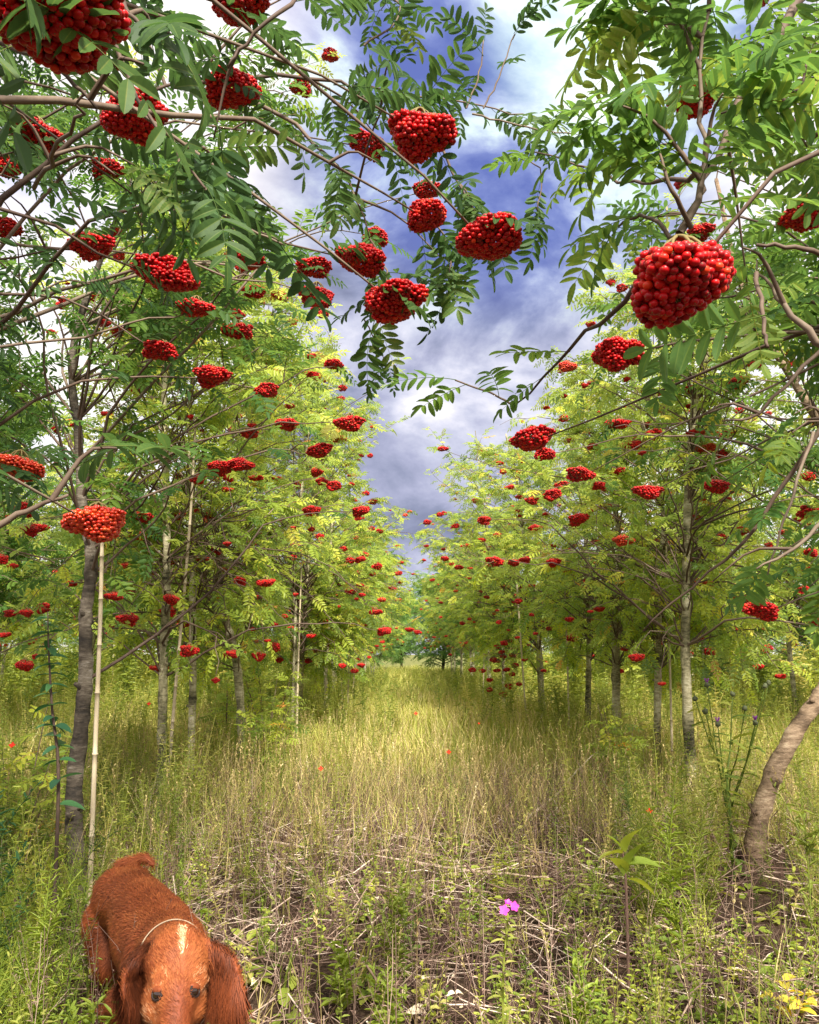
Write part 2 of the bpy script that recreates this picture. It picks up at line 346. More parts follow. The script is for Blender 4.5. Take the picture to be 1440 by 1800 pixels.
# ------------------------------------------------------------------ tree
class Tree:
    def __init__(s, base, trunk, r0=.05, label='', group=None, leafmat='leaf', bark='bark', lod='lo', leafscale=1., name='rowan_tree', tint0=.45, tints=.22):
        s.base = np.array(base, float); s.tr = spline(trunk, 24) + s.base; s.r0 = r0; s.leafmat = leafmat; s.bark = bark; s.lod = lod; s.ls = leafscale
        s.bg = Geo(); s.tg = Geo(); s.ld = []; s.lp = []; s.lt = []; s.lr = []; s.lsc = []; s.cl = []; s.tint0, s.tints = tint0, tints
        s.rnd = random.Random(int(abs(base[0] * 131 + base[1] * 977) * 10) + 5)
        n = len(s.tr); r = np.interp(np.linspace(0, 1, n), [0, .06, .5, 1], [r0 * 1.15, r0 * .88, r0 * .64, r0 * .18]); s.rr = r
        P_ = s.tr.copy(); dense = spline(P_, 70); rd = np.interp(np.linspace(0, 1, 70), np.linspace(0, 1, n), r)
        rd = rd * (1 + .06 * np.sin(np.arange(70) * 2.3 + base[0] * 9) + .05 * rng.normal(size=70))
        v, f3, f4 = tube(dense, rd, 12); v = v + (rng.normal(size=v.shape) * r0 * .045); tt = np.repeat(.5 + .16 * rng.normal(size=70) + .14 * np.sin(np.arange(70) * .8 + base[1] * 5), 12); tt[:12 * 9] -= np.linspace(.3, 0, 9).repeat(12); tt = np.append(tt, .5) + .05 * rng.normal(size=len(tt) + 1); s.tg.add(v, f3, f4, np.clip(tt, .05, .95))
        for k in range(9):      # knots and cut stubs
            i = s.rnd.randint(4, 50); a = s.rnd.uniform(0, 6.28); d = np.array([cos(a), sin(a), .55]); q = dense[i]
            v, f3, f4 = tube([q, q + d * rd[i] * .9, q + d * rd[i] * s.rnd.uniform(1.25, 1.9)], [rd[i] * .5, rd[i] * .38, rd[i] * .27], 8); s.tg.add(v, f3, f4, s.rnd.uniform(.1, .5))
        s.name = name; s.label = label; s.group = group
    def trunk_at(s, z):
        k = int(np.argmin(abs(s.tr[:, 2] - z))); return s.tr[k], s.rr[k]
    def leaf(s, p, d, tint=None, roll=None, sc=1.):
        s.lp.append(p); s.ld.append(d); s.lt.append(min(1, max(0, s.rnd.gauss(s.tint0, s.tints) if tint is None else tint))); s.lr.append(s.rnd.gauss(0, .45) if roll is None else roll); s.lsc.append(sc * s.ls * s.rnd.uniform(.75, 1.15))
    def spray(s, end, start=None, nleaf=8, ntwig=3, r=None, prune=True, cluster=None, mid=None, twlen=.28, tint=None, leaf_from=.45, arch=.25):
        R = s.rnd; end = np.array(end, float)
        if start is None:
            dz = np.linalg.norm(end[:2] - s.base[:2]); z0 = end[2] - dz * R.uniform(.35, 1.); top = s.tr[-1][2]; z0 = min(max(z0, s.base[2] + R.uniform(.9, 2.2)), top - .1); start, tr_ = s.trunk_at(z0)
            r0 = min(tr_ * .4, .004 + .004 * dz)
        else: start = np.array(start, float); r0 = .007
        if r: r0 = r
        L = np.linalg.norm(end - start)
        if mid is None: mid = [start * .68 + end * .32 + np.array([R.uniform(-.09, .09) * L, R.uniform(-.09, .09) * L, arch * L * .38 + R.uniform(-.03, .05) * L]), start * .32 + end * .68 + np.array([R.uniform(-.09, .09) * L, R.uniform(-.09, .09) * L, arch * L * .42 + R.uniform(-.03, .05) * L])]
        pts = spline([start] + [np.array(q) for q in mid] + [end], 12)
        pts[1:-1] += np.array([[R.gauss(0, .008), R.gauss(0, .008), R.gauss(0, .008)] for _ in range(10)]) * min(L, 1.2); v, f3, f4 = tube(pts, np.linspace(r0, .0018, 12), 6); s.bg.add(v, f3, f4, R.uniform(.2, .8))
        def leaves(pts, n, f0):
            T = unit(np.gradient(pts, axis=0)); m_ = len(pts)
            for k in range(n):
                u = f0 + (1 - f0) * (k + R.uniform(-.3, .3) + .5) / n; u = min(max(u, 0), 1); x = u * (m_ - 1); i = min(int(x), m_ - 2)
                p = pts[i] * (1 - x + i) + pts[i + 1] * (x - i); t_ = T[i]
                side = unit(np.cross(t_, [R.uniform(-.3, .3), R.uniform(-.3, .3), 1])) * (1 if k % 2 else -1)
                d = unit(t_ * R.uniform(.3, 1.) + side * R.uniform(.5, 1.1) + np.array([0, 0, R.uniform(-.55, .35)]))
                s.leaf(p, d, tint)
            d = unit(T[-1] + np.array([0, 0, -.2])); s.leaf(pts[-1], d, tint)
        n0 = len(s.lp)
        leaves(pts, nleaf, leaf_from)
        for k in range(ntwig):
            u = R.uniform(.25, .97); i = int(u * 11); t_ = unit(pts[min(i + 1, 11)] - pts[max(i - 1, 0)])
            d = unit(t_ * .6 + np.array([R.uniform(-1, 1), R.uniform(-1, 1), R.uniform(-.2, .9)])); l = twlen * R.uniform(.6, 1.3)
            tp = spline([pts[i], pts[i] + d * l * .5 + [0, 0, .02], pts[i] + d * l + [0, 0, -.12 * l]], 6)
            v, f3, f4 = tube(tp, np.linspace(.004, .0013, 6), 5); s.bg.add(v, f3, f4, .5); leaves(tp, R.randint(4, 6), .15)
        if prune:
            q = proj(np.array(s.lp[n0:]) + np.array(s.ld[n0:]) * .1); bad = in_hole(q[:, 0], q[:, 1]) & (q[:, 2] > .1)
            for k in range(len(bad) - 1, -1, -1):
                if bad[k]:
                    for a in (s.lp, s.ld, s.lt, s.lr, s.lsc): del a[n0 + k]
        for k in range(len(s.lp) - 1, n0 - 1, -1):
            if np.linalg.norm(s.lp[k] - np.array([0, 0, CAM_H])) < .55 or s.lp[k][2] < .25:
                for a in (s.lp, s.ld, s.lt, s.lr, s.lsc): del a[k]
        if cluster: s.cluster(end, **cluster)
        return pts
    def cluster(s, p, w=.115, kind=None, m='berry', flat=1., label=None): s.cl.append((np.array(p, float), w, kind, m, flat, label))
    def crown(s, zc, rx, rz, n, nleaf=11, ntwig=4, ry=None, tint=None, dens_low=0):
        R = s.rnd; ry = ry or rx; cx, cy = s.trunk_at(zc)[0][:2]
        for k in range(n):
            for _ in range(25):
                d = unit(np.array([R.gauss(0, 1), R.gauss(0, 1), R.gauss(0, 1)])); q = R.uniform(.35, 1) ** .5
                e = np.array([cx, cy, zc]) + d * np.array([rx, ry, rz]) * q
                if e[2] < .75: continue
                pp = proj(e)[0]
                if pp[2] < .9 and pp[2] > -.6 : continue
                if not (pp[2] > 0 and in_hole(pp[0], pp[1])[0]): break
            else: continue
            s.spray(e, nleaf=nleaf, ntwig=ntwig, tint=tint, leaf_from=.28)
    def build(s):
        t_ = thing(s.name, s.base, s.label, 'tree', s.group); R = s.rnd
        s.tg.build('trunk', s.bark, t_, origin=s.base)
        if s.bg.n: s.bg.build('branches', 'twig', t_, origin=s.base)
        if s.lp:
            q = proj(np.array(s.lp) + np.array(s.ld) * .07 * s.ls); keep = np.ones(len(q), bool)
            for (cx_, cy_, cr_, cz_) in BUNCH:
                keep &= ~(((q[:, 0] - cx_) ** 2 + ((q[:, 1] - cy_) * 1.25) ** 2 < (abs(cr_) + (.045 if cr_ > 0 else .03) * F / np.maximum(q[:, 2], .3)) ** 2) & (q[:, 2] < cz_ - .02) & (q[:, 2] > .1))
            keep |= np.random.default_rng(3).uniform(0, 1, len(keep)) < .07
            for nm in ('lp', 'ld', 'lt', 'lr', 'lsc'): setattr(s, nm, [a for a, k in zip(getattr(s, nm), keep) if k])
            g = Geo(); protos = {'hi': LEAF_HI, 'lo': LEAF_LO, 'far': LEAF_FAR}[s.lod]; idx = rng.integers(0, len(protos), len(s.lp))
            A = np.array(s.lp); D = np.array(s.ld); T = np.array(s.lt); Rr = np.array(s.lr); S = np.array(s.lsc); Fm = frames(D, Rr)
            nearl = (proj(A)[:, 2] < 2.6) | (s.lod != 'hi')
            for k, pr in enumerate(protos):
                q = (idx == k) & nearl; g.inst(pr, Fm[q], A[q], T[q], 0, S[q])
                if s.lod == 'hi': q = (idx == k) & ~nearl; g.inst(LEAF_LO[k % 5], Fm[q], A[q], T[q], 0, S[q])
            g.build('foliage', s.leafmat, t_, origin=s.base)
        for (p, w_, kind, m_, flat, lab) in s.cl:
            kind = kind or ('hi' if proj(p)[0][2] < 2.2 and proj(p)[0][2] > 0 else 'mid' if proj(p)[0][2] < 8 else 'lo')
            o = bpy.data.objects.new('berry_cluster', cluster_mesh(kind, R.randint(0, 3), m_)); col.objects.link(o); o.parent = t_
            k = w_ / .110; o.scale = (k, k, k * flat); o.rotation_euler = (R.uniform(-.13, .13), R.uniform(-.13, .13), R.uniform(0, 6.28)); o.location = tuple(p - s.base)
            if lab: o['label'] = lab
        return t_
# ------------------------------------------------------------------ ground
def hgt(x, y): return .03 * np.sin(x * 1.3 + y * .7) * np.cos(y * .9 - x * .4) * np.clip((np.abs(y) + 1) / 8, 0, 1) + .012 * np.sin(x * 7.1) * np.sin(y * 6.3 + x)
g = Geo(); xs = np.concatenate([-np.geomspace(600, 8, 22), np.linspace(-7.5, 7.5, 120), np.geomspace(8, 600, 22)]); ys = np.concatenate([[-400, -100, -30, -10], np.linspace(-4, 14, 150), np.geomspace(14.5, 1500, 40)])
X, Y = np.meshgrid(xs, ys); Z = hgt(X, Y); nx, ny = len(xs), len(ys); i = np.arange(ny - 1)[:, None] * nx + np.arange(nx - 1)[None]
g.add(np.stack([X, Y, Z], -1).reshape(-1, 3), None, np.stack([i, i + 1, i + nx + 1, i + nx], -1).reshape(-1, 4)); o = g.build('ground', 'soil'); tag(o, kind='structure')
# ------------------------------------------------------------------ rowan trees
def tpx(pts, d, top=None):
    """trunk through photo pixels at distance d (d may drift): returns base and local points"""
    W_ = [P(a[0], a[1], a[2] if len(a) > 2 else d) for a in pts]; base = np.array([W_[0][0], W_[0][1], 0.]); loc = [q - base for q in W_]; loc[0][2] = min(loc[0][2], -.03)
    if loc[0][2] > -.03: loc[0][2] = -.03
    if top is not None:
        for t_ in top: loc.append(np.array(t_, float))
    return base, np.array(loc)
T = {}
def tree(key, pts, d, r0, label, top, **k):
    b_, l_ = tpx(pts, d, top); T[key] = Tree(b_, l_, r0, label, **k)
def simple(key, x, y, h, r0, label, group=None, lean=(0, 0), **k):
    r = random.Random(int(x * 10) + int(y * 7)); l_ = [(0, 0, -.03), (r.uniform(-.05, .05), r.uniform(-.05, .05), h * .25), (lean[0] * .5 + r.uniform(-.08, .08), lean[1] * .5, h * .5), (lean[0], lean[1], h)]
    T[key] = Tree((x, y, 0), np.array(l_), r0, label, group, **k)
ROWL, ROWR = 'rowan trees of the left row', 'rowan trees of the right row'
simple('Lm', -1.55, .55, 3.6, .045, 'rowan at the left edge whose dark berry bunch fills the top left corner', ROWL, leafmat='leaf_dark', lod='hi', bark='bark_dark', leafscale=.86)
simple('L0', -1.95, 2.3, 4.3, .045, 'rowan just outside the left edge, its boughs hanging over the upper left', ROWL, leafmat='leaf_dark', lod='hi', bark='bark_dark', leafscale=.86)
tree('L1', [(142, 1600), (134, 1500), (130, 1400), (142, 1280), (151, 1180), (150, 1080), (162, 985), (146, 900), (138, 760), (130, 600)], 4.0, .047, 'rowan with thick grey-brown trunk directly behind the dog', [(-.05, .1, 3.6), (.1, .1, 4.3)], group=ROWL, leafmat='leaf', lod='hi', bark='bark_dark')
tree('L2', [(283, 1440), (287, 1200), (293, 1000), (291, 800), (292, 640)], 6.0, .038, 'straight slim rowan trunk with a crooked cane crossing on its right', [(0, .1, 4.0), (.1, .1, 5.0)], group=ROWL, leafmat='leaf_yel')
tree('L3', [(333, 1410), (339, 1200), (338, 1000), (339, 880), (335, 690)], 6.6, .034, 'slim greenish rowan second to the right of the dog, right of the crooked cane', [(0, .1, 4.2), (.1, .1, 5.2)], group=ROWL, leafmat='leaf_yel')
tree('L4', [(428, 1370), (424, 1260), (415, 1160), (398, 1095), (378, 1066), (384, 1000), (392, 930)], 8.0, .050, 'rowan with short bowed trunk curving left at the top', [(0, .1, 3.8), (.3, .1, 4.6)], group=ROWL, leafmat='leaf_yel')
tree('L5', [(516, 1290), (518, 1180), (520, 1080), (516, 990)], 10.4, .036, 'rowan with dark thin trunk tied to a cane, fifth along the left row', [(.1, .1, 4.1), (.2, .1, 5.3)], group=ROWL, leafmat='leaf_yel')
tree('L6', [(524, 1240), (533, 1120), (540, 1030), (542, 970)], 11.6, .045, 'pale green rowan trunk leaning right beside the dark thin trunk', [(.2, .1, 4.2), (.4, .1, 5.6)], group=ROWL, leafmat='leaf_yel')
tree('L7', [(575, 1230), (572, 1150), (574, 1060), (580, 980)], 15., .045, 'slender rowan in the left row after the pale leaning one', [(.1, 0, 4.2), (.4, .1, 5.8)], group=ROWL, leafmat='leaf_yel')
simple('Rm', 1.7, .75, 3.6, .045, 'rowan tree at the right edge nearest the camera, carrying the largest bright red bunch', ROWR, leafmat='leaf', lod='hi', bark='bark_dark', leafscale=.82)
simple('R0', 2.35, 2.7, 4.3, .045, 'rowan tree just outside the right edge, between the nearest tree and the curved trunk', ROWR, leafmat='leaf', lod='hi')
tree('R1', [(1325, 1528), (1333, 1450), (1362, 1355), (1408, 1272), (1452, 1205), (1490, 1100), (1495, 950), (1460, 780)], 4.8, .062, 'rowan with thick curved brown trunk leaning out at the right edge', [(.2, 0, 3.3), (.1, .1, 4.2)], group=ROWR, lod='hi', bark='bark_brown')
tree('R2', [(1214, 1335), (1206, 1180), (1207, 1000), (1211, 850), (1222, 700), (1240, 600)], 6.5, .045, 'tall straight pale rowan trunk right of the path with small pruned knots', [(.1, .1, 4.2), (.1, .1, 5.0)], group=ROWR, leafmat='leaf_yel', bark='bark')
tree('R3', [(1148, 1245), (1158, 1100), (1157, 1000), (1165, 900)], 8.2, .040, 'pale slim rowan trunk left of the tall straight knotted one, a thin cane beside it', [(0, .1, 4.0), (.1, .1, 4.8)], group=ROWR, leafmat='leaf_yel')
tree('R4', [(1080, 1240), (1083, 1100), (1087, 1000), (1086, 930)], 9.4, .052, 'straight pale rowan trunk with a broad berry bunch at its crown base', [(0, .1, 4.0), (-.1, .1, 4.7)], group=ROWR, leafmat='leaf_yel')
tree('R5', [(1029, 1215), (1036, 1100), (1033, 1000), (1028, 930)], 11.4, .045, 'dark greenish rowan trunk fourth from the right in the right row', [(0, .1, 4.0), (0, .1, 4.6)], group=ROWR, leafmat='leaf_yel')
tree('R6', [(952, 1185), (945, 1090), (938, 1030), (926, 985)], 14., .062, 'rowan with dark forked trunk above the drooping bunches by the path', [(-.3, .1, 4.0), (-.5, .1, 5.0)], group=ROWR, leafmat='leaf_yel')
simple('R7', 1.95, 17.5, 6.0, .045, 'rowan whose low bough of many small bunches droops over the path edge', ROWR, lean=(-.5, 0), leafmat='leaf_yel')
for key, zc, rx, rz, n in (('L2', 2.9, 1.1, 2.0, 46), ('L3', 3.0, 1.2, 2.1, 46), ('L4', 2.7, 1.5, 2.2, 66), ('L5', 3.0, 1.6, 2.5, 74), ('L6', 3.1, 1.6, 2.6, 70), ('L7', 3.2, 1.8, 2.7, 72),
                           ('R2', 2.8, 1.4, 2.0, 56), ('R3', 2.6, 1.4, 2.0, 60), ('R4', 2.6, 1.5, 2.0, 66), ('R5', 2.7, 1.6, 2.1, 68), ('R6', 2.9, 1.7, 2.4, 72), ('R7', 3.1, 1.8, 2.8, 72)):
    T[key].crown(zc, rx, rz, n)
for key, zc, rx, rz, n in (('L0', 2.9, 1.2, 1.2, 8), ('L1', 2.9, 1.2, 1.4, 14), ('R0', 3.0, 1.2, 1.2, 8), ('R1', 2.7, 1.2, 1.4, 18)):
    T[key].crown(zc, rx, rz, n)
for key in ('L5', 'L6', 'L7', 'R3', 'R4', 'R5', 'R6', 'R7'): T[key].crown(1.75, 1.3, .8, 16, nleaf=9, ntwig=3)
def fill(box, dr, n, keys, **k):
    for _ in range(n):
        px, py = random.uniform(box[0], box[2]), random.uniform(box[1], box[3])
        if in_hole(px, py)[0]: continue
        p = P(px, py, random.uniform(*dr)); t_ = min((T[q] for q in keys), key=lambda q: np.linalg.norm(q.base[:2] - p[:2])); t_.spray(p, **k)
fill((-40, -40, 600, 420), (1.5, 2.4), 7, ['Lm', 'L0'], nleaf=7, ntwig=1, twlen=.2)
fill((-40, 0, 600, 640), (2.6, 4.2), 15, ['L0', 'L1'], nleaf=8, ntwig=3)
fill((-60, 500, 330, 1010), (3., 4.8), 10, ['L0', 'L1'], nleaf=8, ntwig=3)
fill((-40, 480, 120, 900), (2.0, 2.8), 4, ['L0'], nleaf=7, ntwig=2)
fill((1130, -40, 1480, 560), (1.3, 2.4), 7, ['Rm', 'R0'], nleaf=7, ntwig=1, twlen=.2)
fill((1060, 380, 1480, 800), (2.8, 4.6), 14, ['R0', 'R1'], nleaf=8, ntwig=3)
fill((1300, 600, 1480, 1050), (2.0, 3.4), 6, ['R0'], nleaf=7, ntwig=2)
# ---- handmade boughs that frame the sky (photo pixel, photo pixel, metres ahead)
def bough(key, pts, r, nleaf=8, ntwig=2, f0=.4, **k):
    W_ = [P(*q) for q in pts]; return T[key].spray(W_[-1], start=W_[0], mid=W_[1:-1], r=r, nleaf=nleaf, ntwig=ntwig, leaf_from=f0, prune=False, **k)
bough('Rm', [(1500, -90, 1.5), (1335, 110, 1.35), (1252, 290, 1.25), (1195, 415, 1.15)], .011, 3, 1, .5)
bough('Rm', [(1196, 412, 1.15), (1100, 520, 1.2), (1000, 615, 1.5), (905, 712, 1.7)], .0055, 5, 0, .62)
bough('Rm', [(905, 712, 1.7), (860, 690, 1.7), (800, 668, 1.7)], .0025, 2, 0, .1)
bough('Rm', [(1250, 290, 1.3), (1160, 318, 1.5), (1080, 310, 1.7), (935, 266, 1.9)], .006, 3, 0, .75)
bough('Rm', [(1195, 410, 1.1), (1240, 300, 1.1), (1225, 150, 1.1), (1250, -30, 1.1)], .006, 20, 7, .1, twlen=.16)
bough('Rm', [(1215, 400, 1.1), (1180, 330, 1.05), (1160, 270, 1.05)], .004, 4, 0, .3)
bough('Rm', [(1190, 420, 1.2), (1130, 380, 1.3), (1080, 400, 1.4)], .004, 4, 0, .4)
bough('Rm', [(1330, 110, 1.4), (1380, 180, 1.4), (1420, 260, 1.4)], .005, 8, 4, .1, twlen=.18)
bough('Lm', [(60, 330, 1.5), (110, 250, 1.2), (150, 160, 1.05)], .005, 8, 3, .1, twlen=.14)
bough('Rm', [(1480, 640, 1.1), (1400, 560, 1.1), (1330, 480, 1.15)], .008, 4, 1, .5, twlen=.12)
bough('Rm', [(1500, 470, .9), (1420, 440, .85), (1330, 430, .85)], .004, 4, 0, .4)
bough('Rm', [(1330, 480, .9), (1340, 560, .85), (1350, 610, .82)], .003, 4, 0, .3)
bough('Rm', [(1150, 20, 1.6), (1180, 60, 1.6), (1190, 110, 1.6)], .003, 4, 0, .0)
bough('R0', [(1480, 700, 2.1), (1340, 900, 2.2), (1240, 1020, 2.3), (1130, 1110, 2.4)], .008, 3, 0, .7)
bough('R0', [(1430, 760, 2.1), (1390, 880, 2.0), (1350, 1010, 2.0)], .005, 5, 0, .6)
bough('R0', [(1480, 880, 1.6), (1400, 960, 1.6), (1330, 1000, 1.6)], .005, 6, 1, .3, twlen=.15)
bough('R0', [(1500, 560, 1.6), (1420, 640, 1.6), (1330, 730, 1.6), (1270, 740, 1.6)], .006, 8, 1, .3, twlen=.15)
bough('Lm', [(-60, 420, 1.5), (20, 340, 1.5), (100, 270, 1.5), (210, 190, 1.5), (330, 140, 1.6), (450, 150, 1.7)], .008, 8, 2, .2)
bough('L0', [(300, 150, 1.9), (480, 190, 2.0), (560, 260, 2.0), (620, 330, 2.0), (650, 420, 2.0)], .007, 8, 2, .3)
bough('L0', [(320, 150, 1.8), (470, 130, 1.9), (620, 150, 2.), (700, 220, 2.), (738, 190, 2.)], .007, 10, 2, .3)
bough('L0', [(640, 80, 2.2), (700, 30, 2.2), (700, -60, 2.2)], .004, 7, 1, .1)
bough('L0', [(620, 150, 2.3), (740, 170, 2.3), (830, 180, 2.3), (920, 200, 2.3)], .004, 6, 0, .2, twlen=.15)
bough('L0', [(820, 190, 2.3), (845, 120, 2.3), (850, 70, 2.3)], .003, 3, 0, .3)
bough('L0', [(850, 190, 2.3), (880, 130, 2.3), (905, 60, 2.3)], .003, 2, 0, .4)
bough('L0', [(830, 200, 2.2), (920, 220, 2.2), (1010, 235, 2.2)], .003, 6, 0, .3)
bough('L0', [(760, 220, 2.1), (800, 310, 2.1), (850, 400, 2.1)], .005, 8, 1, .3, twlen=.12)
bough('L0', [(900, 270, 2.2), (950, 300, 2.2), (945, 370, 2.2)], .002, 2, 0, .5)
bough('L0', [(760, 380, 2.), (790, 440, 2.), (790, 490, 2.)], .003, 5, 0, .2)
bough('L0', [(650, 420, 2.), (680, 480, 2.), (660, 560, 2.)], .003, 5, 0, .2)
bough('L0', [(640, 560, 3.), (680, 640, 3.2)], .003, 1, 0, .8)
bough('Lm', [(-60, 960, .95), (40, 900, .95), (120, 870, .95)], .005, 8, 1, .1, twlen=.1)
bough('Lm', [(-40, 60, .85), (90, 110, .8), (170, 190, .8)], .004, 8, 1, .1, twlen=.08)
bough('Lm', [(200, -40, .9), (230, 30, .9), (300, 60, .9)], .004, 6, 1, .1, twlen=.08)
bough('Lm', [(200, 70, 1.2), (240, 170, 1.2), (300, 250, 1.2), (360, 330, 1.1)], .004, 5, 0, .3)
bough('Lm', [(560, -50, 1.2), (500, 20, 1.1), (430, 80, 1.1), (400, 120, 1.1)], .004, 7, 1, .2, twlen=.1)
bough('Lm', [(360, 330, 1.3), (420, 390, 1.3), (500, 430, 1.3)], .003, 5, 0, .1)
T['L5'].spray(P(705, 632, 9.5), nleaf=8, ntwig=0, leaf_from=.6, prune=False)
T['L5'].spray(P(700, 740, 9.5), nleaf=8, ntwig=0, leaf_from=.6, prune=False)
T['R7'].spray(P(755, 752, 16.), nleaf=12, ntwig=3, leaf_from=.4, prune=False)
T['R7'].spray(P(755, 825, 16.), nleaf=10, ntwig=2, leaf_from=.4, prune=False)
# ---- berry bunches seen in the photo (pixel x, pixel y, pixel width)
C1 = '''90,30,240 425,20,112 410,160,100 235,205,115 60,235,88 5,300,55 12,402,52 160,435,80 290,492,112 345,545,66 738,232,118 750,385,92 752,335,50 862,435,124 635,460,86
548,475,62 557,520,66 695,535,112 435,462,60 660,415,50 1195,500,222 1085,625,90 1225,175,92 1412,375,88 935,778,76 958,800,40 650,260,66 188,300,60 532,155,42 580,100,30 170,925,104 35,825,84
280,620,66 372,665,64 417,583,54 468,690,44 1423,905,42 1345,1078,66 1305,1055,26 1410,200,22 1235,410,50 1330,5,40'''
C2 = '''588,643,34 552,662,30 615,747,54 597,775,25 560,797,48 505,748,42 440,765,32 385,825,46 425,820,46 450,842,26 487,842,20 545,900,32 567,847,24 608,818,13 632,900,34 655,882,16 640,975,20 400,862,22 365,905,24 250,910,36
247,942,32 355,985,26 345,1003,18 240,945,26 222,995,22 200,1050,32 230,1040,16 467,1025,32 400,1000,16 510,982,20 615,985,20 632,985,22 615,1040,22 660,1078,24 675,1110,28 672,1055,18 635,1030,16 700,1008,14 705,990,12 605,965,16 125,1028,22 75,1075,22 20,1080,26 222,1105,10
600,700,14 520,960,18 480,930,16 590,1010,14 655,1010,14 690,1035,14 720,1108,18 735,1112,14 640,1100,12 700,1055,12 440,1050,14 425,990,14 190,730,22 205,585,30 100,758,20 445,515,40 490,522,34 90,585,18 240,690,20
778,790,20 848,795,16 1022,838,50 988,855,28 970,870,34 1055,857,30 1142,868,52 1063,893,24 1015,915,38 895,858,18 850,915,26 940,930,24 1050,955,22 1097,952,38 973,990,26 995,1003,18 975,960,14 870,990,34 905,990,24 923,985,22 848,950,14 783,983,18 807,998,16 842,1060,13
887,1033,16 857,1050,13 935,1030,14 920,1031,15 868,1080,12 1088,748,44 1110,785,36 1150,765,30 1138,748,22 1125,775,24 1240,790,36 1268,800,30 1252,762,22 1282,762,20 1222,765,30 1213,685,28 1300,672,34 1218,715,22 1092,720,18 1258,855,46 1240,838,26 1275,880,22 1225,910,22 1220,985,18
1245,1028,22 1268,945,22 1290,955,14 1225,968,16 1215,1025,16 1000,645,32 1042,785,22 1130,685,22 750,918,15 772,905,14 720,900,10 712,905,9 1165,690,16 880,815,14 910,900,14 960,905,14 1010,960,14 1035,1010,14 835,880,14 800,925,14 820,960,14 875,940,14 1150,1000,14 1195,1075,18 1205,1068,14 1065,1015,13
1165,1120,12 1005,1115,10 1040,1152,12 745,985,10 728,1010,9 760,1020,10 700,960,9 826,1000,10 800,1040,10 775,1060,9 905,1060,12 890,1075,11'''
C3 = '''875,1130,14 885,1148,14 868,1152,13 902,1145,14 905,1162,14 873,1172,15 848,1172,14 830,1170,13 860,1188,15 862,1205,15 895,1198,14 912,1196,12 885,1212,12 900,1178,14 880,1140,12 890,1170,14'''
def parse(s): return [tuple(float(q) for q in a.split(',')) for a in s.split()]
def put(lst, keys, lim=1.0):
    for (px, py, w_) in lst:
        best = None
        for fct in (1., .88, 1.12, .78, 1.25, 1.4):
            real = .115 * fct; d = F * real / w_; d = min(d, 19)
            p = P(px, py, d)
            for k_ in keys:
                t_ = T[k_]; axis = t_.trunk_at(p[2])[0]; dist = math.hypot(axis[0] - p[0], axis[1] - p[1]) + abs(fct - 1) * 1.6
                if best is None or dist < best[0]: best = (dist, t_, p, w_ * d / F)
        _, t_, p, rw = best; rw *= 1.06 * proj(p)[0][2] / p[1]; big = w_ >= 40
        orange = random.random() < (.12 if not big else 0) or (px, py) in ((35, 825), (170, 925))
        t_.spray(p, nleaf=(4 if big else 6), ntwig=(1 if big else 2), leaf_from=.5, prune=big, twlen=.16 if big else .25,
                 cluster=dict(w=rw, m='berry_old' if orange else 'berry', flat=random.uniform(.74, .9), label='orange-red berry cluster' if orange else None))
        BUNCH.append((px, py, w_ * .45, p[1])); t_.cl[-1] = (t_.cl[-1][0] + np.array([0, 0, rw * .45]),) + t_.cl[-1][1:]
LK = ['Lm', 'L0', 'L1', 'L2', 'L3', 'L4', 'L5', 'L6', 'L7']; RK = ['Rm', 'R0', 'R1', 'R2', 'R3', 'R4', 'R5', 'R6', 'R7']
c_all = parse(C1) + parse(C2)
put([q for q in c_all if q[0] < 740 or (q[0] < 870 and q[1] < 450)], LK); put([q for q in c_all if not (q[0] < 740 or (q[0] < 870 and q[1] < 450))], RK)
BP = bough('R7', [(985, 1000, 16.), (930, 1060, 15.), (890, 1120, 14.5), (880, 1190, 14.5)], .012, 12, 5, .3, twlen=.4)
for (px, py, w_) in parse(C3):
    p = P(px, py, 14.5); BUNCH.append((px, py, w_ * .45, 14.5)); st = BP[int(np.argmin(np.linalg.norm(BP - p - [0, 0, .35], axis=1)))]; T['R7'].spray(p + [0, 0, .05], start=st, r=.006, nleaf=4, ntwig=0, prune=False); T['R7'].cluster(p, w=.14)
for key in ('L2', 'L3', 'L4', 'L5', 'L6', 'L7', 'R2', 'R3', 'R4', 'R5', 'R6', 'R7'):
    t_ = T[key]
    for q in range(34):
        for _ in range(20):
            a = random.uniform(0, 6.28); rr_ = random.uniform(.5, 1.5); p = t_.trunk_at(3.)[0] * [1, 1, 0] + np.array([cos(a) * rr_, sin(a) * rr_ - .3, random.uniform(.95, 4.8)]); pp = proj(p)[0]
            if not in_hole(pp[0], pp[1])[0]: break
        w_ = random.choice((.05, .06, .08, .1, .12)) * random.uniform(.9, 1.15); t_.spray(p, nleaf=5, ntwig=1, leaf_from=.5, cluster=dict(w=w_)); BUNCH.append((pp[0], pp[1] + w_ * .4 * F / pp[2], w_ * .38 * F / pp[2], p[1]))
for key, y0, y1 in (('L1', 960, 1500), ('L2', 640, 1400), ('L3', 690, 1400), ('L4', 930, 1300), ('L5', 1000, 1250), ('L6', 980, 1200), ('R2', 600, 1300), ('R3', 930, 1200), ('R4', 950, 1200), ('R5', 950, 1180)):
    dn = spline(T[key].tr, 90); q = proj(dn)
    for (a, b_, c_), w3 in zip(q, dn):
        if y0 < b_ < y1: BUNCH.append((a, b_, -20 if key == 'L4' else -14 if key == 'R2' else -9, w3[1]))
for t_ in T.values(): t_.build()

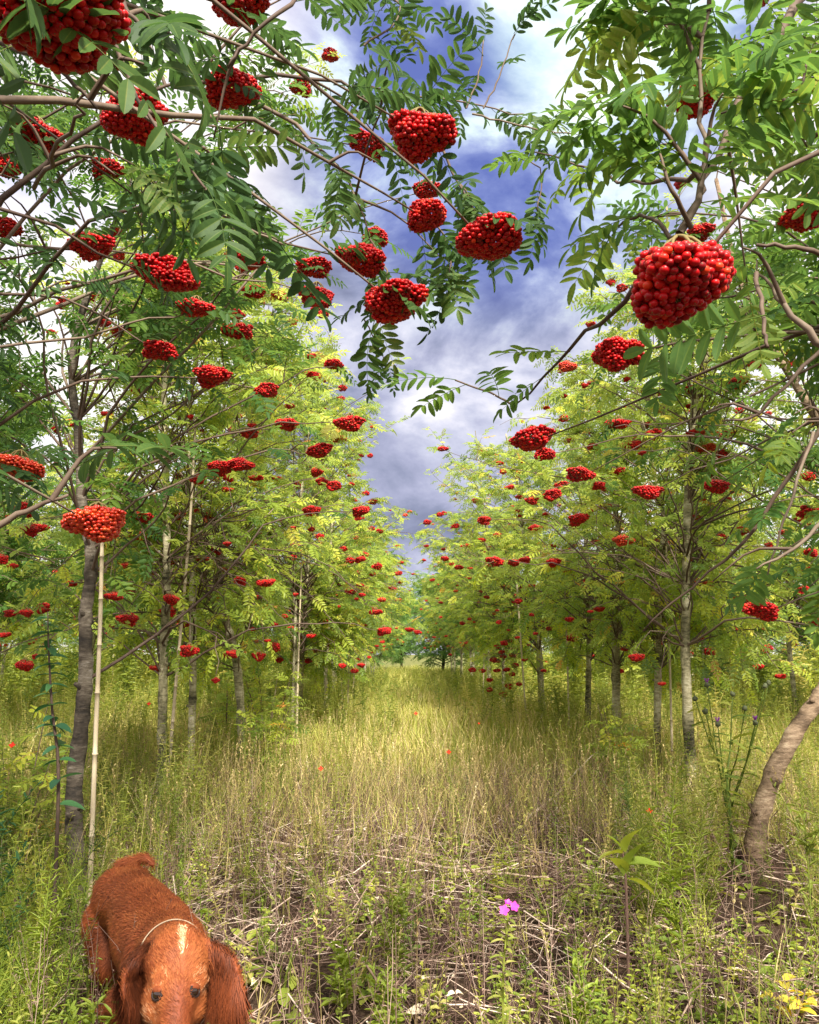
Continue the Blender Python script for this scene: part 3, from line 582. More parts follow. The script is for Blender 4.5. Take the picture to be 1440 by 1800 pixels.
# ---- trees further along and in the neighbouring rows: four kinds, copied
def copy_tree(src, loc, rz, sc_, label, group):
    r = src.copy(); col.objects.link(r); r.location = loc; r.rotation_euler = (0, 0, rz); r.scale = (sc_, sc_, sc_); r['label'] = label; r['group'] = group
    for ch in src.children:
        c2 = ch.copy(); col.objects.link(c2); c2.parent = r
    return r
HOLE_SAVE = HOLE; HOLE = np.zeros((3, 2)) - 1e6
kinds = []
spots_far = []
for i_ in range(8): spots_far.append((-1.6 - .25 * (i_ % 2), 18 + i_ * 3.2, 'L'))
for i_ in range(8): spots_far.append((2.0 + .25 * (i_ % 2), 20.5 + i_ * 3.1, 'R'))
for i_ in range(8): spots_far.append((-5.4 + .5 * sin(i_ * 2.), 5.6 + i_ * 3., 'LL'))
for i_ in range(8): spots_far.append((6.3 + .5 * sin(i_ * 1.7), 7.4 + i_ * 3., 'RR'))
for i_ in range(7): spots_far.append((-9.6 + .6 * sin(i_ * 3.), 12 + i_ * 4., 'LLL'))
for i_ in range(7): spots_far.append((10.6 + .6 * sin(i_ * 2.), 13 + i_ * 4., 'RRR'))
LB = {'L': ('slender rowan at the far narrow end of the left row', 'far rowans of the left row'), 'R': ('slender rowan at the far narrow end of the right row', 'far rowans of the right row'),
      'LL': ('rowan in the second row seen between the left trunks', 'rowans of the second row on the left'), 'RR': ('rowan in the second row seen between the right trunks', 'rowans of the second row on the right'),
      'LLL': ('rowan of the outermost row on the left, mostly hidden', 'rowans of the outer left row'), 'RRR': ('rowan of the outermost row on the right, mostly hidden', 'rowans of the outer right row')}
for k in range(4):
    x, y, sd = spots_far[k * 5]; h_ = 5.3
    t_ = Tree((0, 0, 0), np.array([(0, 0, -.03), (.04, -.03, 1.3), (-.05 + .05 * k, .04, 2.7), (.1 - .08 * k, 0, h_)]), .045, 'x', None, leafmat='leaf_yel' if k % 2 == 0 else 'leaf')
    t_.rnd = random.Random(90 + k); t_.crown(2.8, 1.6, 2.3, 72)
    for q in range(26):
        a = t_.rnd.uniform(0, 6.28); p = np.array([cos(a) * t_.rnd.uniform(.5, 1.5), sin(a) * t_.rnd.uniform(.5, 1.5), t_.rnd.uniform(1.2, 4.8)]); t_.spray(p, nleaf=4, ntwig=1, cluster=dict(w=t_.rnd.uniform(.06, .14), kind='lo', m='berry' if q % 5 else 'berry_old'), prune=False)
    kinds.append(t_.build())
used_kind = set()
for i_, (x, y, sd) in enumerate(spots_far):
    k = i_ % 4; lb, gr = LB[sd]; sc_ = random.uniform(.9, 1.1) * (1.12 if sd in 'LR' and y > 24 else 1)
    if k not in used_kind:
        used_kind.add(k); o = kinds[k]; o.location = (x, y, 0); o.rotation_euler = (0, 0, random.uniform(0, 6.28)); o['label'] = lb; o['group'] = gr
    else: copy_tree(kinds[k], (x, y, 0), random.uniform(0, 6.28), sc_, lb, gr)
# ---- leafy trees without berries closing the end of the alley
def leafy(loc, h_, rx, seed, label, group=None):
    t_ = Tree((0, 0, 0), np.array([(0, 0, -.03), (.1, 0, h_ * .2), (0, .1, h_ * .5), (0, 0, h_ * .9)]), .10, label, group, leafmat='leaf_far', lod='far', leafscale=1.9, name='leafy_tree', bark='bark_dark')
    t_.rnd = random.Random(seed); R = t_.rnd
    for q in range(110):
        d = unit(np.array([R.gauss(0, 1), R.gauss(0, 1), R.gauss(0, .9)])); e = np.array([0, 0, h_ * .52]) + d * np.array([rx, rx, h_ * .46]) * R.uniform(.4, 1) ** .5
        if e[2] < .5: continue
        st = t_.trunk_at(min(e[2] * .7, h_ * .8))[0]; t_.spray(e, start=st, r=.03, nleaf=12, ntwig=4, twlen=.7, leaf_from=.2, prune=False)
    o = t_.build(); o.location = loc; return o
lt1 = leafy((1.8, 46, 0), 6.2, 2.6, 3, 'dense leafy tree without berries right of the far path end')
lt2 = leafy((-2.4, 52, 0), 6.8, 2.8, 4, 'dense leafy tree without berries left of the far path end')
q = 0
for x, y, s_ in ((5.5, 50, 1.05), (9.5, 48, 1.), (14, 52, 1.2), (20, 50, 1.1), (27, 55, 1.25), (-7, 50, 1.), (-12, 54, 1.1), (-18, 50, 1.), (-25, 55, 1.2), (11, 34, .75), (15, 38, .8), (-15, 40, .65), (8, 38, .8), (19, 34, .8), (24, 38, .9), (30, 42, 1.), (-9, 38, .7), (-20, 38, .8), (-26, 42, .9), (-32, 46, 1.), (34, 50, 1.1), (-5.5, 44, .8), (5, 42, .8), (-.6, 62, 1.0), (4.5, 60, 1.1), (-5, 60, 1.1)):
    copy_tree(lt1 if q % 2 else lt2, (x, y, 0), q * 1.3, s_, 'leafy tree without berries in the hedge line behind the %s rows' % ('right' if x > 0 else 'left'), 'leafy trees behind the rows'); q += 1
HOLE = HOLE_SAVE
# ------------------------------------------------------------------ ground vegetation (nobody could count it: one object per kind)
def scatter(n, x0, x1, y0, y1, dens=None, margin=260):
    x = rng.uniform(x0, x1, n); y = rng.uniform(y0, y1, n)
    if dens is not None: k = rng.uniform(0, 1, n) < dens(x, y); x, y = x[k], y[k]
    q = proj(np.stack([x, y, np.zeros(len(x))], 1)); k = ~((abs(q[:, 0] - 1345) < 75) & (y > 3.1) & (y < 4.9) & (rng.uniform(0, 1, len(x)) < .82)) & ~((abs(q[:, 0] - 150) < 45) & (y > 2.9) & (y < 4.) & (rng.uniform(0, 1, len(x)) < .8)) & (q[:, 0] > -margin) & (q[:, 0] < 1440 + margin) & (q[:, 2] > .3) & (q[:, 1] < 2250)
    x, y = x[k], y[k]; return np.stack([x, y, hgt(x, y)], 1)
def blade(h, w, lean=.3, seg=4, base=1.):
    t_ = np.linspace(0, 1, seg + 1); x = lean * h * t_ ** 2; z = h * t_ * (1 - .12 * lean * t_); ww = w * np.where(t_ < .6, base, (1 - t_) / .4 * base + .05) / 2
    v = np.stack([np.stack([x, -ww, z], 1), np.stack([x, ww, z], 1)], 1).reshape(-1, 3); i = np.arange(seg) * 2
    return v, np.stack([i, i + 1, i + 3, i + 2], 1)
def merge(parts):
    V = []; F3 = []; F4 = []; n = 0
    for v, f3, f4 in parts:
        V.append(v)
        if f3 is not None and len(f3): F3.append(np.asarray(f3) + n)
        if f4 is not None and len(f4): F4.append(np.asarray(f4) + n)
        n += len(v)
    return np.concatenate(V), (np.concatenate(F3) if F3 else None), (np.concatenate(F4) if F4 else None)
def rz(a): return np.array([[cos(a), -sin(a), 0], [sin(a), cos(a), 0], [0, 0, 1]])
def tuft(seed, n, h, w, lean, spread):
    r = np.random.default_rng(seed); P_ = []
    for k in range(n):
        v, f = blade(h * r.uniform(.45, 1), w * r.uniform(.7, 1.2), lean * r.uniform(.2, 1.5), 4); a = r.uniform(0, 6.28); v = v @ rz(a).T; off = r.normal(size=2) * spread; v[:, 0] += off[0]; v[:, 1] += off[1]; P_.append((v, None, f))
    return merge(P_)
def seedstalk(seed, h, r_=.0012, head=.10, nh=14):
    r = np.random.default_rng(seed); a = r.uniform(-.12, .12, 2); pts = spline([[0, 0, 0], [a[0] * h * .3, a[1] * h * .3, h * .5], [a[0] * h, a[1] * h, h]], 5)
    P_ = [tube(pts, np.linspace(r_ * 1.3, r_ * .6, 5), 3, False)]
    for k in range(nh):
        t_ = 1 - head / h * r.uniform(0, 1); p = pts[-1] * t_; l = .016 * r.uniform(.6, 1.3); an = r.uniform(0, 6.28); d = np.array([cos(an) * .6, sin(an) * .6, .8]) * l; s_ = np.array([-sin(an), cos(an), 0]) * l * .22
        P_.append((np.array([p, p + d * .5 + s_, p + d, p + d * .5 - s_]), None, np.array([[0, 1, 2, 3]])))
    for k in range(2):
        v, f = blade(h * r.uniform(.25, .45), .004, .9, 4); v = v @ rz(r.uniform(0, 6.28)).T; v[:, 2] += h * r.uniform(.05, .35); P_.append((v, None, f))
    return merge(P_)
def stemweed(seed, h, nl, ll, lw, up=.5, side=2, stemr=.0018, topleaf=.5, fine=False):
    """upright weed: stem, alternate leaves, short side shoots"""
    r = np.random.default_rng(seed); P_ = []
    def stem(p0, d, h, nl, sr, ll):
        e = p0 + d * h; mid = (p0 + e) / 2 + r.normal(size=3) * h * .04; pts = spline([p0, mid, e], 6); P_.append(tube(pts, np.linspace(sr, sr * .4, 6), 3, False))
        for k in range(nl):
            t_ = (k + .5) / nl; x = t_ * 5; i = min(int(x), 4); p = pts[i] * (1 - x + i) + pts[i + 1] * (x - i); an = k * 2.4 + r.uniform(-.5, .5); l = ll * (1 - (1 - topleaf) * t_) * r.uniform(.7, 1.2)
            dd = unit(np.array([cos(an), sin(an), up * r.uniform(.2, 1.6)])); Fm = frames(dd, np.array([r.uniform(-.4, .4)]))[0]
            v, f = leaflet(l, l * lw, 2, fold=.5, droop=r.uniform(.1, .5)); P_.append((v @ Fm.T + p, None, f))
        return pts
    pts = stem(np.zeros(3), unit(np.array([r.uniform(-.12, .12), r.uniform(-.12, .12), 1])), h, nl, stemr, ll)
    for k in range(side):
        i = r.integers(1, 4); a = r.uniform(0, 6.28); stem(pts[i], unit(np.array([cos(a) * .6, sin(a) * .6, 1])), h * r.uniform(.25, .45), max(3, nl // 3), stemr * .6, ll * .7)
    return merge(P_)
def rosette(seed, n, l, w, up=.4, seg=4):
    r = np.random.default_rng(seed); P_ = []
    for k in range(n):
        a = k * 2.4 + r.uniform(-.3, .3); u = up * r.uniform(.4, 1.8); ll = l * r.uniform(.6, 1.1); v, f = leaflet(ll, ll * w, seg, fold=.35, droop=r.uniform(.2, .7), serr=.03); v = v + [ll * .25, 0, 0]
        Fm = frames(np.array([cos(a), sin(a), u]), np.array([0.]))[0]; P_.append((v @ Fm.T, None, f))
        pv, pf = blade(ll * .3, .003, 0, 1)
    return merge(P_)
def place(g, protos, pts, smin, smax, tmean, tsd, tilt=.12):
    n = len(pts); idx = rng.integers(0, len(protos), n); a = rng.uniform(0, 6.28, n); tx = rng.normal(size=(n, 2)) * tilt
    z = unit(np.stack([tx[:, 0], tx[:, 1], np.ones(n)], 1)); x = np.stack([np.cos(a), np.sin(a), np.zeros(n)], 1); y = unit(np.cross(z, x)); x = np.cross(y, z); R = np.stack([x, y, z], 2)
    sc_ = rng.uniform(smin, smax, n); tm = tmean(pts[:, 0], pts[:, 1]) if callable(tmean) else tmean; ti = np.clip(rng.normal(size=n) * tsd + tm, 0, 1)
    for k, pr in enumerate(protos):
        q = idx == k; g.inst(pr, R[q], pts[q], ti[q], 0, sc_[q])
def patch(x, y, s_=1., o=0.): return .5 + .5 * np.sin(x * 1.9 * s_ + 1.3 * np.sin(y * 1.1 * s_ + o) + o) * np.cos(y * 1.5 * s_ + .8 * np.sin(x * 2.3 * s_) + o * 2)
def lane(x, y): return np.exp(-((x - .25) / 1.25) ** 2)          # 1 in the middle of the path
def smooth(a, b_, x): t_ = np.clip((x - a) / (b_ - a), 0, 1); return t_ * t_ * (3 - 2 * t_)

GR = [tuft(s_, 9, .30, .0045, .7, .02) for s_ in range(4)]
GRF = [tuft(s_ + 10, 8, .42, .011, .5, .07) for s_ in range(4)]
SS = [seedstalk(s_, .6) for s_ in range(5)]
SSF = [seedstalk(s_ + 9, .6, r_=.0028, nh=10) for s_ in range(4)]
W1 = [stemweed(s_, .42, 20, .036, .30, side=3) for s_ in range(4)]
W2 = [stemweed(s_ + 20, .18, 12, .036, .5, side=2) for s_ in range(4)]
W3 = [stemweed(s_ + 40, .75, 34, .060, .20, side=4, stemr=.003) for s_ in range(4)]
W4 = [stemweed(s_ + 60, .6, 46, .045, .09, up=1.2, side=6, stemr=.002) for s_ in range(4)]    # feathery
RO = [rosette(s_, 7, .09, .42) for s_ in range(4)]
# straw-coloured stalks : the dry middle of the path
g = Geo(); d1 = lambda x, y: np.clip(lane(x + .5, y) * smooth(4.2, 6.4, y) * 1.0 + .30 * smooth(3.2, 5, y) + .12, 0, 1) * (.45 + .55 * patch(x, y, .7, 2.))
place(g, SS, scatter(7000, -4.5, 4.5, 2.3, 9, d1), .35, .95, lambda x, y: .42 + .3 * (patch(x, y, 1., 1.) - .5), .22, .22)
place(g, SSF, scatter(9000, -7, 7, 8, 20, lambda x, y: (.6 - .4 * smooth(11, 18, y)) * (.5 + .5 * patch(x, y, .8, 5.))), .4, .9, .48, .22, .18)
place(g, SS, scatter(900, -3.2, 3.2, 4.2, 7.5), .5, 1.0, .3, .12, .2)
tag(g.build('dry_grass', 'straw'), 'dry straw-coloured grass stalks standing along the middle of the path', 'grass', kind='stuff')
# green grass
g = Geo(); place(g, GR, scatter(6000, -4.5, 4.5, 2.2, 9, lambda x, y: .05 + .5 * patch(x, y, 1.3, .4) * smooth(4, 7, y) + .15 * (1 - lane(x, y))), .5, 1.2, lambda x, y: .5 + .3 * patch(x, y, .6, 3.), .2, .2)
place(g, GRF, scatter(15000, -8, 9, 8, 20, lambda x, y: .55 + .45 * patch(x, y, .5, 1.)), .6, 1.15, lambda x, y: .62 + .25 * patch(x, y, .4, 3.), .16, .15)
place(g, GRF, scatter(17000, -26, 30, 19, 60, margin=60), .8, 1.4, .65, .16, .15)
tag(g.build('grass', 'grass'), 'green and yellowing meadow grass covering the orchard floor', 'grass', kind='stuff')
# weeds
g = Geo(); side = lambda x, y: 1 - lane(x, y)
place(g, W1, scatter(4600, -4.5, 4.8, 2.1, 9, lambda x, y: .05 + .10 * smooth(3,5,y) + .20 * patch(x, y, 1.5, 2.) + .45 * side(x, y) * smooth(3, 5, y)), .5, 1.15, lambda x, y: .5 + .25 * patch(x, y, .8, 5.), .2, .15)
mid_ = lambda x, y: 1 - .7 * (abs(x - .05) < .75) * (y < 3.9)
place(g, W2, scatter(4600, -3, 3, 1.9, 6, lambda x, y: .04 + .27 * patch(x, y, 2.2, 4.) ** 3 * (1.2 - lane(x, y) * .5) * mid_(x, y)), .4, 1.2, .62, .2, .2)
place(g, W3, scatter(2600, -6.5, 7.5, 4.2, 13, lambda x, y: side(x, y) * (.35 + .65 * patch(x, y, .9, 1.))), .6, 1.1, lambda x, y: .5 + .2 * patch(x, y, .9, 6.), .18, .1)
place(g, [stemweed(s_ + 90, .8, 18, .13, .22, side=3, stemr=.006) for s_ in range(3)], scatter(5200, -12, 13, 11, 30, lambda x, y: np.clip(side(x, y) * 1.2, .12, 1)), .6, 1.1, .62, .2, .1)
place(g, [stemweed(s_ + 190, 1.3, 26, .24, .30, side=5, stemr=.01) for s_ in range(3)], scatter(4200, -30, 32, 14, 44, lambda x, y: (abs(x - .1) > 2.6) * .9), .6, 1.25, .55, .2, .1)
tag(g.build('weeds', 'weed'), 'mixed green weeds with narrow leaves growing all over the path and under the trees', 'weeds', kind='stuff')
g = Geo()
place(g, RO, scatter(700, -3, 3.2, 1.9, 5.5, lambda x, y: (.4 + .6 * patch(x, y, 1.7, 2.)) * mid_(x, y)), .5, 1.1, .6, .2, .15)
place(g, W4, scatter(330, -2.6, -.95, 1.7, 3.6), .45, .95, .6, .25, .25)
place(g, W1, scatter(420, -2.3, -.85, 1.6, 3.4), .4, .9, .6, .25, .3)
place(g, W2, scatter(500, .2, 2.2, 1.9, 3.6, lambda x, y: patch(x, y, 2., 1.)), .5, 1.1, .6, .25, .2)
place(g, W2, scatter(330, -1.2, 2.2, 1.9, 4.5, lambda x, y: patch(x, y, 2.6, 3.) ** 2 * mid_(x, y)), .6, 1.3, .55, .25, .2)
place(g, [stemweed(s_ + 120, .20, 8, .055, .55, side=1) for s_ in range(4)], scatter(300, -1.4, 2.2, 1.9, 4.5, lambda x, y: patch(x, y, 2., 6.)), .5, 1.2, .55, .25, .2)
tag(g.build('bright_weeds', 'weed_bright'), 'bright fresh green low weeds in the foreground', 'weeds', kind='stuff')
g = Geo()
place(g, W4, scatter(110, -3.0, -1.15, 2.2, 5.0), .6, 1.1, .4, .25, .2); place(g, W3, scatter(170, -3.4, -1.3, 2.6, 6), .6, 1.05, .5, .25, .15)
place(g, W4, scatter(60, 1.0, 2.0, 3.4, 4.6), .6, 1.25, .6, .25, .15); place(g, W4, scatter(60, 1.6, 3.2, 3.2, 6), .5, 1.0, .6, .25, .15)
tag(g.build('feathery_weeds', 'weed'), 'dark feathery weeds in clumps beside both rows of trunks', 'weeds', kind='stuff')
# litter of dead twigs and bent straws
g = Geo()
def twigp(seed, l, r_):
    r = np.random.default_rng(seed); k = 5; p = np.cumsum(np.concatenate([[[0, 0, 0]], np.stack([np.full(k, l / k), r.normal(size=k) * l * .05, r.normal(size=k) * l * .035 + .004], 1)]), 0); p -= p.mean(0); p[:, 2] = abs(p[:, 2]) + r_; return tube(p, np.linspace(r_, r_ * .5, k + 1), 4, False)
LT = [twigp(s_, .22 * (1 + .8 * (s_ % 3)), .0019 + .0007 * (s_ % 3)) for s_ in range(9)]
pts = scatter(10500, -3.2, 3.4, 1.7, 6.5, lambda x, y: (.35 + .65 * patch(x, y, 1.2, 7.)) * (1 - .5 * smooth(4.5, 6.5, y))); pts[:, 2] += rng.uniform(.0, .035, len(pts)); place(g, LT, pts, .35, 1.15, .44, .32, .2)
pts = scatter(2600, -3.2, 3.4, 1.8, 6, None); pts[:, 2] += .01; place(g, LT, pts, .5, 1.1, .35, .25, .8)
tag(g.build('dead_stalks', 'dead_twig'), 'tangled litter of dead stalks and twigs lying on bare soil', 'litter', kind='stuff')
g = Geo(); place(g, [stemweed(s_ + 220, .42, 9, .022, .25, side=3, stemr=.0016) for s_ in range(4)], scatter(1900, -3, 3.2, 2.0, 7), .5, 1.15, .32, .15, .12)
tag(g.build('dead_stems', 'dead_twig'), 'thin dark dried weed stems standing upright in the foreground', 'dry stems', kind='stuff')
g = Geo(); pts = scatter(1500, -3.4, 3.4, 1.8, 6, None); pts[:, 2] += rng.uniform(.004, .03, len(pts)); place(g, [leaflet(.035, .018, 6, .9, .6) [0:1] + (None,) + leaflet(.035, .018, 6, .9, .6)[1:2] if 0 else (lambda q: (q[0], None, q[1]))(leaflet(.038, .02, 6, f_, d_)) for f_, d_ in ((.9, .5), (-.6, -.3), (.4, .9))], pts, .35, 1.1, .5, .3, .5)
tag(g.build('dead_leaves', 'dead_leaf'), 'small curled pale dead leaves scattered over the soil', 'litter', kind='stuff')
g = Geo(); pts = scatter(1400, -3.4, 3.4, 1.8, 6, None); R = frames(unit(rng.normal(size=(len(pts), 3))), rng.uniform(0, 6, len(pts))); v = ICO1[0] * [1, .75, .55] + rng.normal(size=ICO1[0].shape) * .06
g.inst((v, ICO1[1], None), R, pts, rng.uniform(.0, .6, len(pts)), 0, rng.uniform(.003, .014, len(pts))); tag(g.build('soil_crumbs', 'dead_twig', smooth=False), 'crumbs of earth and small stones on the bare soil', 'soil', kind='stuff')
# a few nodding brown seed heads and red poppies are things of their own further below
# ------------------------------------------------------------------ canes and fallen sticks
def one(name, g, m, label, cat, origin, group=None, **k):
    o = g.build(name, m, origin=origin, **k); return tag(o, label, cat, group)
def cane(pts, d, r, label, node=.22):
    W_ = [P(a[0], a[1], a[2] if len(a) > 2 else d) for a in pts]; W_[0][2] = -.02; L = sum(np.linalg.norm(W_[i + 1] - W_[i]) for i in range(len(W_) - 1)); n = int(L / node) * 6 + 6
    p = spline(W_, n); rr = r * (1 - .3 * np.linspace(0, 1, n)); rr[::6] *= 1.28; rr[1::6] *= .96; g = Geo()
    # hard node rings: extra rings close together
    P2 = []; R2 = []
    for i in range(n):
        if i % 6 == 0 and 0 < i < n - 1:
            dv = (p[i + 1] - p[i]) * .05; P2 += [p[i] - 2 * dv, p[i] - dv, p[i] + dv, p[i] + 2 * dv]; q = rr[i] / 1.28; R2 += [q, q * 1.28, q * 1.28, q]
        else: P2.append(p[i]); R2.append(rr[i] if i % 6 else rr[i] / 1.28)
    v, f3, f4 = tube(np.array(P2), np.array(R2), 9); g.add(v, f3, f4, .55); one('bamboo_cane', g, 'cane', label, 'cane', (W_[0][0], W_[0][1], 0), 'canes supporting the trunks')
cane([(163, 1512), (168, 1300), (176, 1100), (180, 940), (183, 860)], 3.85, .0115, 'pale straight bamboo cane just right of the thick trunk behind the dog')
cane([(291, 1440), (306, 1240), (325, 1030), (338, 860), (344, 735)], 5.9, .0125, 'crooked pale cane leaning right between the two slim left trunks')
cane([(522, 1280), (525, 1150), (530, 1000)], 10.2, .013, 'cane tied to the dark thin trunk in the left row')
cane([(1176, 1240), (1176, 1100), (1171, 950)], 8.0, .012, 'thin cane right of the pale slim right-row trunk')
cane([(998, 1200), (995, 1080), (990, 980)], 11., .012, 'thin cane between the two dark trunks of the right row')
cane([(612, 1180), (615, 1100), (618, 1000)], 16., .016, 'distant cane at the far end of the left row')
for (x_, y_, h_, lx_, lab) in ((-1.35, 13.2, 2.3, .1, 'thin pale cane at the path side of the left row, nearest far one'), (-1.25, 15.8, 2.4, -.12, 'thin cane in the left row beyond the pale leaning trunk'), (-1.3, 19., 2.4, .15, 'thin cane far along the left row'),
                             (1.75, 12.6, 2.2, -.1, 'thin cane by the path in front of the dark forked trunk'), (1.7, 19.5, 2.4, .1, 'thin cane far along the right row')):
    v3 = [np.array([x_, y_, -.02]), np.array([x_ + lx_ * .5, y_, h_ * .5]), np.array([x_ + lx_, y_, h_])]; g = Geo(); n_ = 26; rr = np.full(n_, .013); rr[::5] *= 1.25; g.add(*tube(spline(v3, n_), rr, 7), tint=.6); one('bamboo_cane', g, 'cane', lab, 'cane', (x_, y_, 0), 'canes supporting the trunks')
def stick(pts, r, label, m='dead_twig', tint=.7, name='fallen_stick', cat='stick', sub=()):
    p = spline(pts, 22); p = p + rng.normal(size=p.shape) * r * .25; g = Geo(); v, f3, f4 = tube(p, r * np.linspace(1, .45, 22), 7); g.add(v, f3, f4, tint)
    for (i, d, l) in sub:
        v, f3, f4 = tube(spline([p[i], p[i] + np.array(d) * l * .5 + [0, 0, .01], p[i] + np.array(d) * l], 6), np.linspace(r * .5, r * .2, 6), 5); g.add(v, f3, f4, tint)
    one(name, g, m, label, cat, (pts[0][0], pts[0][1], 0), 'fallen sticks')
stick([PG(925, 1440, .02), PG(975, 1400, .06), P(1010, 1360, PG(985, 1400)[1] + .25), P(1048, 1322, PG(985, 1400)[1] + .5)], .013, 'pale pole lying askew in the grass right of centre', 'cane', .7)
stick([PG(365, 1465, .03), PG(470, 1480, .05), PG(560, 1493, .04), PG(665, 1506, .05), PG(760, 1520, .03)], .009, 'long thin pale stick lying across the left foreground', sub=((8, (.3, .9, .1), .25),))
stick([PG(730, 1516, .03), PG(800, 1528, .05), PG(880, 1535, .05), PG(965, 1543, .03)], .010, 'straight greyish stick lying across the path centre', tint=.6)
stick([PG(800, 1498, .12), PG(850, 1548, .10), PG(920, 1572, .08), PG(1000, 1612, .03)], .006, 'thin arched brown twig sloping down behind the pink flower', tint=.35, sub=((6, (.5, -.6, .2), .2), (13, (.6, .5, .3), .15)))
stick([PG(1090, 1680, .04), PG(1180, 1700, .05), PG(1290, 1722, .03)], .009, 'dark brown twig lying in the right foreground', tint=.2)

# ------------------------------------------------------------------ single plants that stand out
def plant(name, label, cat, base, group=None): return thing(name, base, label, cat, group)
def addleaf(g, p, d, l, w_, roll=0, tint=.5, fold=.4, droop=.3, seg=6, serr=.02):
    v, f = leaflet(l, l * w_, seg, fold=fold, droop=droop, serr=serr); Fm = frames(np.array(d, float), np.array([roll]))[0]; g.add(v @ Fm.T + p, None, f, tint)
R_ = random.Random(5)
# sapling at the left
b_ = P(107, 1470, 3.1); b_[2] = 0; t_ = plant('sapling', 'young sapling with dark pointed leaves on one upright stem at the left', 'sapling', b_)
pts = spline([b_, P(103, 1380, 3.1), P(92, 1250, 3.1), P(86, 1150, 3.1), P(84, 1075, 3.1)], 24); g = Geo(); g.add(*tube(pts, np.linspace(.008, .002, 24), 7), tint=.2); g.build('stem', 'twig', t_, origin=b_)
g = Geo()
for k in range(44):
    u = .25 + .75 * k / 43; i = min(int(u * 23), 22); a = k * 2.4 + R_.uniform(-.4, .4); addleaf(g, pts[i], [cos(a), sin(a), R_.uniform(-.3, .35)], R_.uniform(.055, .095) * (1.1 - .35 * u), .42, R_.uniform(-.4, .4), R_.uniform(0, .7), droop=R_.uniform(.1, .5))
g.build('leaves', 'weed_blue', t_, origin=b_)
# leafy suckers
def sucker(px, py, d, h_, label, n=5):
    b_ = P(px, py, d); b_[2] = 0; t_ = plant('rowan_sucker', label, 'shrub', b_, 'leafy shoots at trunk bases'); gs, gl = Geo(), Geo(); D, A = [], []
    for k in range(n):
        a = R_.uniform(0, 6.28); e = b_ + np.array([cos(a) * h_ * .28, sin(a) * h_ * .28, h_ * R_.uniform(.6, 1)]); pp = spline([b_, (b_ + e) / 2 + [0, 0, .05], e], 10); gs.add(*tube(pp, np.linspace(.006, .002, 10), 5), tint=.6)
        for j in range(11):
            i = 2 + int(j * 7 / 11); an = j * 2.4; A.append(pp[min(i, 9)]); D.append(unit(np.array([cos(an), sin(an), R_.uniform(-.1, .7)])))
    A, D = np.array(A), np.array(D); Fm = frames(D, rng.normal(size=len(A)) * .4); idx = rng.integers(0, 5, len(A))
    for q in range(5): gl.inst(LEAF_LO[q], Fm[idx == q], A[idx == q], np.clip(rng.normal(size=(idx == q).sum()) * .2 + .5, 0, 1), 0, rng.uniform(.8, 1.2, (idx == q).sum()))
    gs.build('stem', 'twig', t_, origin=b_); gl.build('leaves', 'leaf_yel', t_, origin=b_)
sucker(468, 1370, 7.8, .95, 'leafy green shoots round the foot of the bowed trunk', 8); sucker(470, 1330, 9.2, 1.3, 'leafy shoots right behind the bowed trunk', 7); sucker(395, 1360, 9.2, 1.0, 'leafy shoots left of the bowed trunk', 6)
sucker(1090, 1330, 7.0, .8, 'low leafy shoots before the straight pale right trunk', 6); sucker(35, 1400, 4.4, .9, 'leafy shoots at the far left edge beyond the sapling', 6)
# pink flower
def flower_head(t_, p, r, m, n=5, name='flower', toward=(0, -1, .6), layers=1):
    g = Geo(); d0 = unit(np.array(toward, float)); Fm = frames(d0[None], np.array([0.]))[0]
    for L_ in range(layers):
        for k in range(n):
            a = k * 2 * pi / n + L_ * .5; dd = Fm @ np.array([.25 + .3 * L_, cos(a), sin(a)]); v, f = leaflet(r * (1 - .25 * L_), r * .72, 5, fold=.5, droop=-.25); F2 = np.stack([unit(dd), unit(np.cross(d0, dd)), unit(np.cross(dd, np.cross(d0, dd)))], 1); g.add(v @ F2.T + p, None, f, R_.uniform(0, 1))
    o = g.build(name, m, t_, origin=np.array(t_.location)); return o
b_ = PG(884, 1800); b_ = P(884, 1795, 2.42); b_[2] = 0; t_ = plant('pink_flower', 'leafy wildflower stem topped by two bright pink blooms', 'flower', b_)
pts = spline([b_, P(884, 1760, 2.42), P(886, 1690, 2.42), P(892, 1630, 2.42), P(893, 1606, 2.42)], 20); g = Geo(); g.add(*tube(pts, np.linspace(.0035, .002, 20), 6), tint=.7)
g.build('stem', 'weed', t_, origin=b_); g = Geo()
for k in range(22):
    u = .25 + .68 * k / 21; i = int(u * 19); a = (k % 2) * pi + (k // 2) * 1.57 + .4; addleaf(g, pts[i], [cos(a), sin(a), .55], R_.uniform(.04, .055) * (1.15 - .5 * u), .36, 0, R_.uniform(.4, .9), droop=.5)
g.build('leaves', 'weed', t_, origin=b_); flower_head(t_, P(886, 1601, 2.40), .017, 'pink', 5); flower_head(t_, P(903, 1594, 2.42), .016, 'pink', 5, toward=(.3, -1, .5)); flower_head(t_, P(893, 1588, 2.45), .012, 'pink', 5, toward=(0, -.6, 1))
